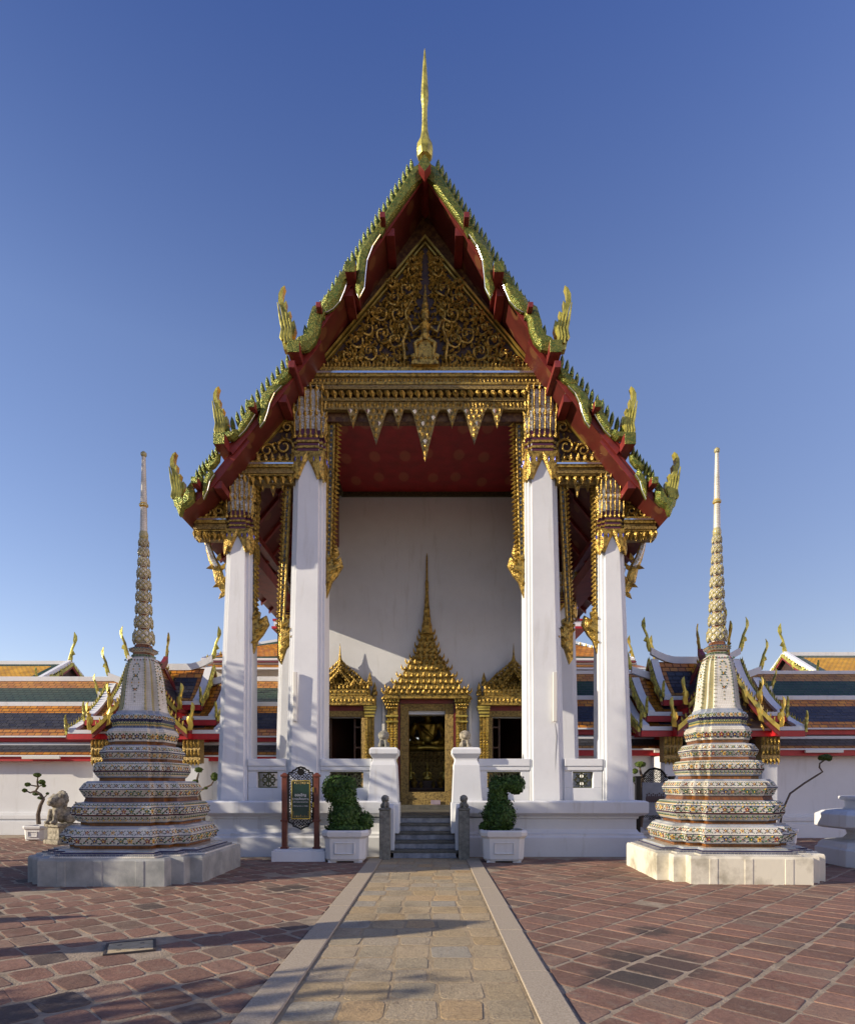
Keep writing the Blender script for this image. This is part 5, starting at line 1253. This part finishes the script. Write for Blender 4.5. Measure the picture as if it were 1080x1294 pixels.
for px,lb in ((486.5,'square granite newel post topped by a small lion, left foot of the steps'),(586,'square granite newel post topped by a small lion, right foot of the steps')):
    t=thing('newel_post',lb,'stone post',(wx(px,13.15),13.12,0))
    b=MB(); b.box(-.115,.115,-.115,.115,-.02,1.04); b.box(-.125,.125,-.125,.125,1.041,1.09); b.build('post',M['stone'],t,bevel=.015)
    b=MB(); lion_mesh(b,.25); l=b.build('small_lion',M['stone'],t,remesh=.010,loc=(0,0,1.085)); l.rotation_euler=(0,0,R(25 if px<500 else -25))
# --- green sign board
Ys=12.9
sg=thing('sign_board','dark green Thai notice in ornate black fretwork frame between red brown posts','sign',(wx(380,Ys),Ys,0))
q=Ys/FPX; X=lambda px:(px-381.5)*q; Zs=lambda py: wz(py,Ys)
b=MB(); b.box(X(348),X(415),-.25,.25,0,.22); b.box(X(350),X(413),-.23,.23,.2201,.25); b.build('base',M['white'],sg,bevel=.012)
for a,c in ((358,364.5),(398.5,405)):
    b=MB(); b.box(X(a),X(c),-.055,.055,.251,Zs(980)); b.box(X(a-1.2),X(c+1.2),-.075,.075,Zs(1038.5),Zs(1036)); b.box(X(a-1.2),X(c+1.2),-.075,.075,Zs(982),Zs(979)); b.box(X(a-1.4),X(c+1.4),-.08,.08,.2505,.29)
    b.lathe([(.08,Zs(979)),(.05,Zs(977.5)),(.03,Zs(976.8))],4,((X(a)+X(c))/2,0,0),0,R(45)); b.build('post',M['wood_red'],sg,bevel=.008)
def fretwork(b,x0,x1,z0,z1,hole,t,m=0,cell=.062):
    """scrolled iron lace outside the rectangle `hole`"""
    rs=random.Random(4); nx=int((x1-x0)/cell); nz=int((z1-z0)/cell)
    for i in range(nx):
        for j in range(nz):
            cx=x0+(i+.5)*(x1-x0)/nx; cz=z0+(j+.5)*(z1-z0)/nz
            if hole[0]-.01<cx<hole[1]+.01 and hole[2]-.01<cz<hole[3]+.01: continue
            u=(cx-(x0+x1)/2)/((x1-x0)/2)
            if cz>hole[3] and cz-hole[3]>(z1-hole[3])*(1-.62*abs(u)**1.4): continue
            if cz<hole[2] and hole[2]-cz>(hole[2]-z0)*(1-.62*abs(u)**1.4): continue
            r=cell*.56; a0=rs.uniform(0,6.28)
            b.tube([(cx+r*(1-k/14)*math.cos(a0+k*.8),0,cz+r*(1-k/14)*math.sin(a0+k*.8)) for k in range(8)],.009,4,m)
b=MB(); hole=(X(371),X(392.5),Zs(1034),Zs(987.5)); fretwork(b,X(365.5),X(397.5),Zs(1047),Zs(971),hole,0)
# outer contour of the frame
def contour(b,pts,r,m=0):
    b.tube([(X(a),0,Zs(c)) for a,c in pts],r,5,m)
ct=[(366,1039),(366,979),(366.5,977),(371,976.5),(371.5,974),(374.5,973.2),(377,970.8),(381.5,969.6),(386,970.8),(388.5,973.2),(391.5,974),(392,976.5),(396.5,977),(397,979),(397,1039),(391.5,1041),(391,1044),(387,1045),(381.5,1048),(376,1045),(372,1044),(371.5,1041),(366,1039)]
contour(b,ct,.020); b.lathe([(.075,-.015),(.075,.015)],12,(0,0,0)); 
for v in range(len(b.v)-24,len(b.v)): 
    x,y,z=b.v[v]; b.v[v]=(x,z,Zs(976)+y)
b.build('fretwork_frame',M['iron'],sg)
b=MB(); b.box(hole[0]-.0,hole[1]+.0,-.02,.02,hole[2],hole[3]); b.build('green_panel',M['sign_green'],sg)
b=MB(); e=.022
b.box(hole[0]-e,hole[1]+e,-.03,.03,hole[3]+.001,hole[3]+e); b.box(hole[0]-e,hole[1]+e,-.03,.03,hole[2]-e,hole[2]-.001); b.box(hole[0]-e,hole[0]-.001,-.03,.03,hole[2],hole[3]); b.box(hole[1]+.001,hole[1]+e,-.03,.03,hole[2],hole[3])
for (c_) in ((X(398),Zs(998)),(X(398),Zs(1017))): b.box(c_[0]-.012,c_[0]+.012,-.07,-.056,c_[1]-.05,c_[1]+.05)
b.build('gilt_edging',M['gold_smooth'],sg)
b=MB()
for k in range(9):
    u=(k+.5)/9; xx=hole[0]+(hole[1]-hole[0])*u; big=1.8 if k==4 else (1.2 if k in (2,6) else .8)
    b.leaf((xx,-.0205,hole[3]-.035),(1,0,0),(0,0,-1),(0,-1,0),.013,.028*big,.003); b.leaf((xx,-.0205,hole[2]+.035),(1,0,0),(0,0,1),(0,-1,0),.013,.028*big,.003)
for xx in (hole[0]+.018,hole[1]-.018):
    for k in range(4): b.leaf((xx,-.0205,hole[3]-.04-.03*k),(0,0,1),(0,0,-1),(0,-1,0),.01,.02,.003); b.leaf((xx,-.0205,hole[2]+.04+.03*k),(1,0,0),(0,0,1),(0,-1,0),.01,.02,.003)
b.build('corner_ornament',M['gold_dark'],sg)
def text(body,parent,x,y,z,size,m,name='lettering'):
    c=bpy.data.curves.new(name,'FONT'); c.body=body; c.size=size; c.align_x='CENTER'; c.extrude=.001; c.materials.append(m)
    tmp=bpy.data.objects.new(name,c); COL.objects.link(tmp); bpy.context.view_layer.update()
    me=bpy.data.meshes.new_from_object(tmp.evaluated_get(bpy.context.evaluated_depsgraph_get())); bpy.data.objects.remove(tmp); me.materials.clear(); me.materials.append(m)
    o=bpy.data.objects.new(name,me); COL.objects.link(o); o.parent=parent; o.location=(x,y,z); o.rotation_euler=(R(90),0,0); return o
for body,py,size in (('ขอเชิญ',1006.5,.085),('ถวายสังฆทาน',1011.2,.072),('เพื่อบำรุงพระพุทธศาสนา',1014.3,.033),('Offering dana to monks',1019.3,.032)):
    text(body,sg,0,-.0225,Zs(py),size,M['paint_white'])
# --- second sign behind the right chedi
Yt=15.2; t=thing('sign_board','grey notice in tall black fretwork frame half hidden by the right chedi','sign',(wx(829,Yt),Yt,0)); q=Yt/FPX; X=lambda px:(px-829)*q; Zs=lambda py: wz(py,Yt)
b=MB(); b.box(X(803),X(808),-.06,.06,0,Zs(981)); b.box(X(802),X(809),-.07,.07,Zs(983),Zs(981)); b.box(X(846),X(851),-.06,.06,0,Zs(981)); b.box(X(845),X(852),-.07,.07,Zs(983),Zs(981)); b.build('post',M['iron'],t)
b=MB(); hole=(X(811),X(843),Zs(1030),Zs(989)); fretwork(b,X(808.5),X(845.5),Zs(1036),Zs(971),hole,0,cell=.05)
ct=[(808.5,1034),(808.5,983),(813,982),(815,977.5),(820,973),(827,971.2),(834,973),(839,977.5),(841,982),(845.5,983),(845.5,1034)]; contour(b,ct,.028); b.build('fretwork_frame',M['iron'],t)
b=MB(); b.box(hole[0],hole[1],-.02,.02,hole[2],hole[3]); b.build('notice_panel',M['sign_grey'],t)
b=MB(); rs=random.Random(8)
for k in range(9):
    xx=X(817)+k*.05; b.ball((xx,-.025,Zs(1004)+rs.uniform(-.02,.02)),(.02,.006,.024),0,6,4); b.ball((xx,-.025,Zs(1010)),(.035,.006,.09),0,6,5)
b.build('printed_figures',mat('dark_print',(.05,.03,.035),.6),t)
# --- bonsai
def bonsai(label,px,Y,path,pads,pot=True,potw=.62):
    t=thing('potted_bonsai',label,'bonsai',(wx(px,Y),Y,0)); q=Y/FPX; rs=random.Random(int(px))
    if pot: planter(t,potw,.42,potw)
    b=MB(); Pt=lambda p:((p[0]-px)*q,p[2] if len(p)>2 else 0,wz(p[1],Y))
    for seg,(r0,r1) in path: 
        n=len(seg); b.tube([Pt(p) for p in seg],[r0+(r1-r0)*i/(n-1) for i in range(n)],7)
    b.build('trunk',M['bark'],t)
    blobs=[(Pt((x,y)),(r*q,r*q,h*q)) for x,y,r,h in pads]
    b=MB(); leaves_on(b,blobs,420*len(blobs),.026,rs)
    for c,r in blobs: b.ball(c,tuple(k*.85 for k in r),0,8,6)
    b.build('leaf_pads',[M['leaf_bonsai'],M['leaf_bonsai']],t); return t
bonsai('spindly bonsai with small leaf pads in white octagonal pot against left gallery wall',49,17.6,[([(49,1042),(48,1030),(51,1018),(55,1010),(51,1004),(45,1000),(48,995),(47,988),(48,981)],(.06,.018)),([(45,1000),(38,1002),(32,999)],(.03,.015)),([(48,994),(42,993),(36,992)],(.025,.012)),([(49,994),(54,992)],(.022,.012)),([(55,1009),(60,1004)],(.02,.01))],
   [(47,979.5,4,2.2),(35,991.5,3,2.2),(31,999,2.4,2.2),(53,988.5,3.4,2.6),(55.5,993,2,1.6),(45,1003.5,3,1.6),(51,1008.5,3,1.6),(60,1003,1.6,1.3)])
bonsai('dark bonsai bough with two leaf pads beside the left outer column',258,17.0,[([(257,1040),(254,1020),(250,1000),(249,985),(251,977)],(.07,.02)),([(251,1000),(259,996),(267,992),(271,985)],(.035,.015)),([(250,992),(246,986)],(.02,.01))],[(251,973,4.5,3),(271,981.5,4,5),(247,988,3.5,2.5),(260,996,2,1.5)])
bonsai('bonsai with three rounded leaf pads left of the grey notice',808,15.9,[([(808,1045),(812,1015),(810,990),(812,984),(809,976),(808,970)],(.07,.02)),([(810,992),(802,984)],(.025,.012)),([(809,1000),(799,987)],(.02,.01))],[(809,966,6,3.4),(802,974.5,3.4,3),(799,985,3.6,3.2)])
bonsai('lone bonsai bough arching over with one leaf pad against the shaded right wall',988,16.4,[([(985,1046),(988,1025),(998,1003),(1016,990),(1032,980),(1039,975.5),(1035,970),(1035.5,965),(1041,961)],(.028,.02))],[(1038,957.5,4,3.2),(1044,957,5.5,3.6),(1047,959,3.5,2.6)])
# --- large stone lion behind the left chedi
t=thing('stone_lion','weathered pale stone lion on pedestal partly hidden behind the left chedi','lion statue',(wx(80,16.6),16.6,0),R(-30))
b=MB(); b.box(-.34,.34,-.34,.34,0,.12); b.box(-.27,.27,-.27,.27,.1201,.46); b.box(-.33,.33,-.33,.33,.4601,.54); b.build('pedestal',M['stone_pale'],t,bevel=.015)
b=MB(); lion_mesh(b,.78); b.build('body',M['stone_pale'],t,remesh=.024,loc=(0,0,.54))
# --- white masonry stand at the right edge
Yw=12.3; t=thing('white_stand','white masonry stand with broad slab top beside the right chedi','masonry stand',(wx(1106,Yw),Yw,0))
b=MB()
def oct(a,c,z): return [(a,-c*.6,z),(a,c*.6,z),(a*.7,c,z),(-a*.7,c,z),(-a,c*.6,z),(-a,-c*.6,z),(-a*.7,-c,z),(a*.7,-c,z)]
b.loft([oct(.92,.8,0),oct(.92,.8,.32),oct(.88,.76,.35),oct(.86,.74,.42),oct(.82,.66,.46),oct(.52,.45,.50)]); b.build('base',M['plinth_white'],t,bevel=.012)
b=MB(); b.loft([oct(.5,.43,.50),oct(.42,.38,.60),oct(.46,.40,.72)]); b.build('neck',M['plinth_white'],t,bevel=.01)
b=MB(); b.loft([oct(.82,.662,.72),oct(.92,.82,.76),oct(.92,.82,1.0),oct(.82,.662,1.07),oct(.6,.5,1.10)]); b.build('slab_top',M['plinth_white'],t,bevel=.02)
b=MB(); b.loft([oct(.5,.42,1.10),oct(.46,.4,1.14),oct(.46,.4,1.26),oct(.56,.48,1.30),oct(.56,.48,1.36)]); b.build('upper_block',M['plinth_white'],t,bevel=.015)
# --- drain cover
dcx,dcy=wx(167,6.05),6.02; t=thing('drain_cover','square ochre concrete drain cover with dark edging set in left brick paving','drain cover',(dcx,dcy,0),R(24))
b=MB(); b.box(-.20,.20,-.20,.20,-.05,.014); 
for sx in (-1,1):
    for sy in (-1,1): b.box(sx*.10-.02,sx*.10+.02,sy*.10-.008,sy*.10+.008,.0141,.0165,1)
b.build('slab',[M['concrete_yellow'],M['iron_frame']],t)
b=MB()
for (x0,x1,y0,y1) in ((-.225,.225,-.225,-.203),(-.225,.225,.203,.225),(-.225,-.203,-.2029,.2029),(.203,.225,-.2029,.2029)): b.box(x0,x1,y0,y1,-.05,.018)
b.build('frame',M['iron_frame'],t)
# --- inside the hall: seated gilt statue on a tiered throne, altar pieces
Yb=21.6; kb=Yb/FPX; cxb=0.0; zz=lambda py: wz(py,Yb)
t=thing('seated_statue','large gilt seated Buddha statue glimpsed through the open doorway','statue',(cxb,Yb,0)); t['label']='large gilt seated meditating statue glimpsed through the open doorway'
b=MB(); zl=zz(951)
b.ball((0,.05,zl+.16),(.80,.42,.17)); 
for s in (-1,1):
    b.tube([(s*.15,.1,zl+.22),(s*.62,-.1,zl+.2),(s*.75,-.22,zl+.15)],[.22,.20,.14],10); b.tube([(s*.75,-.2,zl+.15),(s*.3,-.46,zl+.13),(-s*.15,-.5,zl+.15)],[.14,.12,.08],10)
    b.tube([(s*.40,.08,zl+1.02),(s*.54,.06,zl+.78),(s*.56,-.02,zl+.52),(s*.36,-.3,zl+.36),(s*.1,-.42,zl+.3)],[.12,.115,.10,.085,.07],10)
    b.ball((s*.155,.05,zl+1.35),(.03,.05,.15))
b.tube([(0,.1,zl+.2),(0,.1,zl+.5),(0,.08,zl+.8),(0,.08,zl+1.0),(0,.06,zl+1.1)],[.36,.29,.36,.40,.2],14,flat=.6)
b.ball((0,.08,zl+.95),(.42,.2,.16)); b.tube([(0,.06,zl+1.05),(0,.04,zl+1.25)],[.14,.12],10); b.ball((0,.0,zl+1.4),(.165,.18,.21)); b.ball((0,-.17,zl+1.38),(.025,.04,.04)); b.ball((0,-.15,zl+1.31),(.05,.03,.015))
b.ball((0,.03,zl+1.57),(.14,.15,.10)); b.lathe([(.07,0),(.05,.1),(.01,.3)],8,(0,.03,zl+1.62))
b.tube([(-.36,-.02,zl+1.0),(-.1,-.2,zl+.75),(.2,-.22,zl+.5)],[.05,.06,.06],6)
b.build('body',M['gold_smooth'],t,remesh=.028)
b=MB()
for k,(a,c,z0,z1) in enumerate(((1.05,.62,zl-.14,zl),(.92,.54,zl-.26,zl-.1401),(1.08,.64,zl-.40,zl-.2601),(1.2,.7,FL+.0,zl-.4001))):
    b.loft([[(x,y+.05,z) for x,y in rect_redent(-a,a,-c,c,.08,2)] for z in (z0,z1)])
    for i in range(16): b.leaf((-a+2*a*(i+.5)/16,-c+.05,(z0+z1)/2 if k<3 else z1-.12),(1,0,0),(0,0,1),(0,-1,0),.05,.06,.05)
b.build('throne',M['gold_dark'],t)
t=thing('altar_table','tiered altar table crowded with gilt offerings inside the doorway','altar',(0,20.1,FL))
b=MB(); b.box(-.95,.95,-.35,.35,.0,.55); b.box(-1.0,1.0,-.4,.4,.5501,.62); b.box(-.9,.9,.0,.4,.6201,.85); b.build('table',M['dark_in'],t,bevel=.01)
def vase(b,h): b.lathe([(.03*h/.3,0),(.09*h/.3,.01),(.05*h/.3,.12*h),(.10*h/.3,.4*h),(.11*h/.3,.6*h),(.05*h/.3,.8*h),(.08*h/.3,h)],12)
for k,(x,y,z,h) in enumerate(((-.42,-.2,.62,.32),(.42,-.2,.62,.32),(-.2,-.25,.62,.2),(.2,-.25,.62,.2))):
    t=thing('offering_vase','gilt offering vase on the altar inside the doorway, one of a matching row','vase',(x,20.1+y,FL+z),group='offering vases on the altar')
    b=MB(); vase(b,h); b.build('vase_body',M['gold'],t,smooth=40)
    b=MB(); rs=random.Random(k); leaves_on(b,[((0,0,h+.06),(.09*h/.3,.09*h/.3,.07))],60,.02,rs,0); b.build('posy',M['gold_dark'],t)
for k,(x,z) in enumerate(((-.55,.85),(0,.85),(.55,.85))):
    t=thing('small_seated_statue','small gilt seated statue on the altar, one of three below the large statue','statue',(x,20.3,FL+z),group='small statues on the altar')
    s=.55; b=MB(); b.ball((0,0,.12*s),(.34*s,.2*s,.12*s)); b.tube([(0,0,.1*s),(0,0,.35*s),(0,0,.55*s)],[.16*s,.15*s,.1*s],10); b.ball((0,0,.7*s),(.11*s,.11*s,.14*s)); b.lathe([(.1*s,0),(.07*s,.1*s),(.01,.35*s)],8,(0,0,.78*s))
    for q in (-1,1): b.tube([(q*.14*s,0,.52*s),(q*.26*s,0,.35*s),(q*.12*s,-.16*s,.2*s)],[.06*s,.05*s,.04*s],6)
    b.build('body',M['gold_smooth'],t,remesh=.016)
# --- trees left of the view throw dappled shade; conical and clipped ones are added
def leafy_tree(name,label,loc,H,blobs,n,leaf,trunk_r):
    t=thing(name,label,'tree',loc); rs=random.Random(int(H*10)); b=MB()
    top=blobs[0][0]
    b.tube([(0,0,-.1),(.1,.05,H*.2),(-.1,0,H*.4),(0,.1,H*.6)],[trunk_r,trunk_r*.8,trunk_r*.65,trunk_r*.35],9)
    for c,r in blobs: b.tube([(0,0,H*.36),((c[0])*.5,(c[1])*.5,H*.36+(c[2]-H*.36)*.6),c],[trunk_r*.4,trunk_r*.22,trunk_r*.06],6)
    b.build('trunk',M['bark'],t)
    b=MB()
    vol=sum(r[0]*r[1]*r[2] for c,r in blobs)
    for c,r in blobs:
        for _ in range(int(n*r[0]*r[1]*r[2]/vol)):
            d=Vector((rs.gauss(0,1),rs.gauss(0,1),rs.gauss(0,1))).normalized()*rs.random()**.4
            p=Vector((c[0]+d.x*r[0],c[1]+d.y*r[1],c[2]+d.z*r[2])); nn=Vector((rs.uniform(-1,1),rs.uniform(-1,1),rs.uniform(-.2,1))).normalized(); u=nn.orthogonal().normalized(); w=nn.cross(u); s=leaf*rs.uniform(.6,1.3)
            b.add([p-u*s,p+w*s*.55,p+u*s,p-w*s*.55],[(0,1,2,3)])
    b.build('crown',M['leaf_tree'],t); return t
t0=leafy_tree('added_shade_tree','tall dense conical tree added unseen past the left edge to shade the left chedi',(-12.2,9.05,0),10,[((0,.1,2.2),(1.4,1.7,1.7)),((0,0,3.0),(1.2,1.45,1.6)),((0,.1,4.2),(1.1,1.25,1.5)),((0,0,5.6),(.8,.75,1.3)),((0,-.05,7.2),(.6,.38,1.2)),((0,-.08,9.0),(.4,.26,1.5))],13000,.15,.2)  # unseen, crown shaped to keep the left chedi in shade
leafy_tree('spreading_tree','loose leafed spreading tree outside the left edge near the gallery',(-12.6,11.7,0),6.5,[((0,0,5.6),(1.4,1.3,1.0)),((.3,.9,4.4),(1.5,1.4,1.0)),((-.2,-.6,3.8),(1.3,1.2,.9)),((0,.2,6.8),(.8,.9,.7))],1500,.14,.14)
leafy_tree('young_tree','young loose leafed tree outside the left edge beside the foreground paving',(-11.2,1.7,0),4.5,[((0,0,3.2),(.9,.8,.6)),((.4,.5,2.6),(.8,.8,.5)),((-.2,-.7,2.7),(.9,.8,.5)),((0,.1,3.8),(.6,.7,.5))],520,.12,.07)
def added_clipped_tree(label,loc,H,prof):  # unseen stand-in, outline shaped to cast a long shadow on the ground
    t=thing('added_clipped_tree',label,'added topiary tree',loc); rs=random.Random(4); planter(t,.7,.5,.7)
    b=MB(); b.tube([(0,0,.4),(0,0,H*.9)],[.04,.03],8); b.build('trunk',M['bark'],t)
    b=MB(); b.lathe(prof,14); bl_=[((0,0,(prof[i][1]+prof[i+1][1])/2),((prof[i][0]+prof[i+1][0])/2,(prof[i][0]+prof[i+1][0])/2,(prof[i+1][1]-prof[i][1])*.6)) for i in range(len(prof)-1)]
    leaves_on(b,bl_,2500,.025,rs); b.build('clipped_bush',[M['leaf'],M['leaf']],t)
added_clipped_tree('tall drop shaped clipped tree in white pot, added unseen outside the left edge to shadow the path',(-7.5,4.86,0),3.1,[(.04,1.0),(.14,1.2),(.22,1.7),(.32,2.2),(.40,2.6),(.37,2.78),(.24,2.95),(.02,3.12)])
added_clipped_tree('short rounded clipped tree in white pot, added unseen outside the left edge to shadow the paving',(-8.5,6.2,0),1.7,[(.05,.75),(.14,.85),(.17,1.1),(.16,1.4),(.10,1.6),(.01,1.72)])
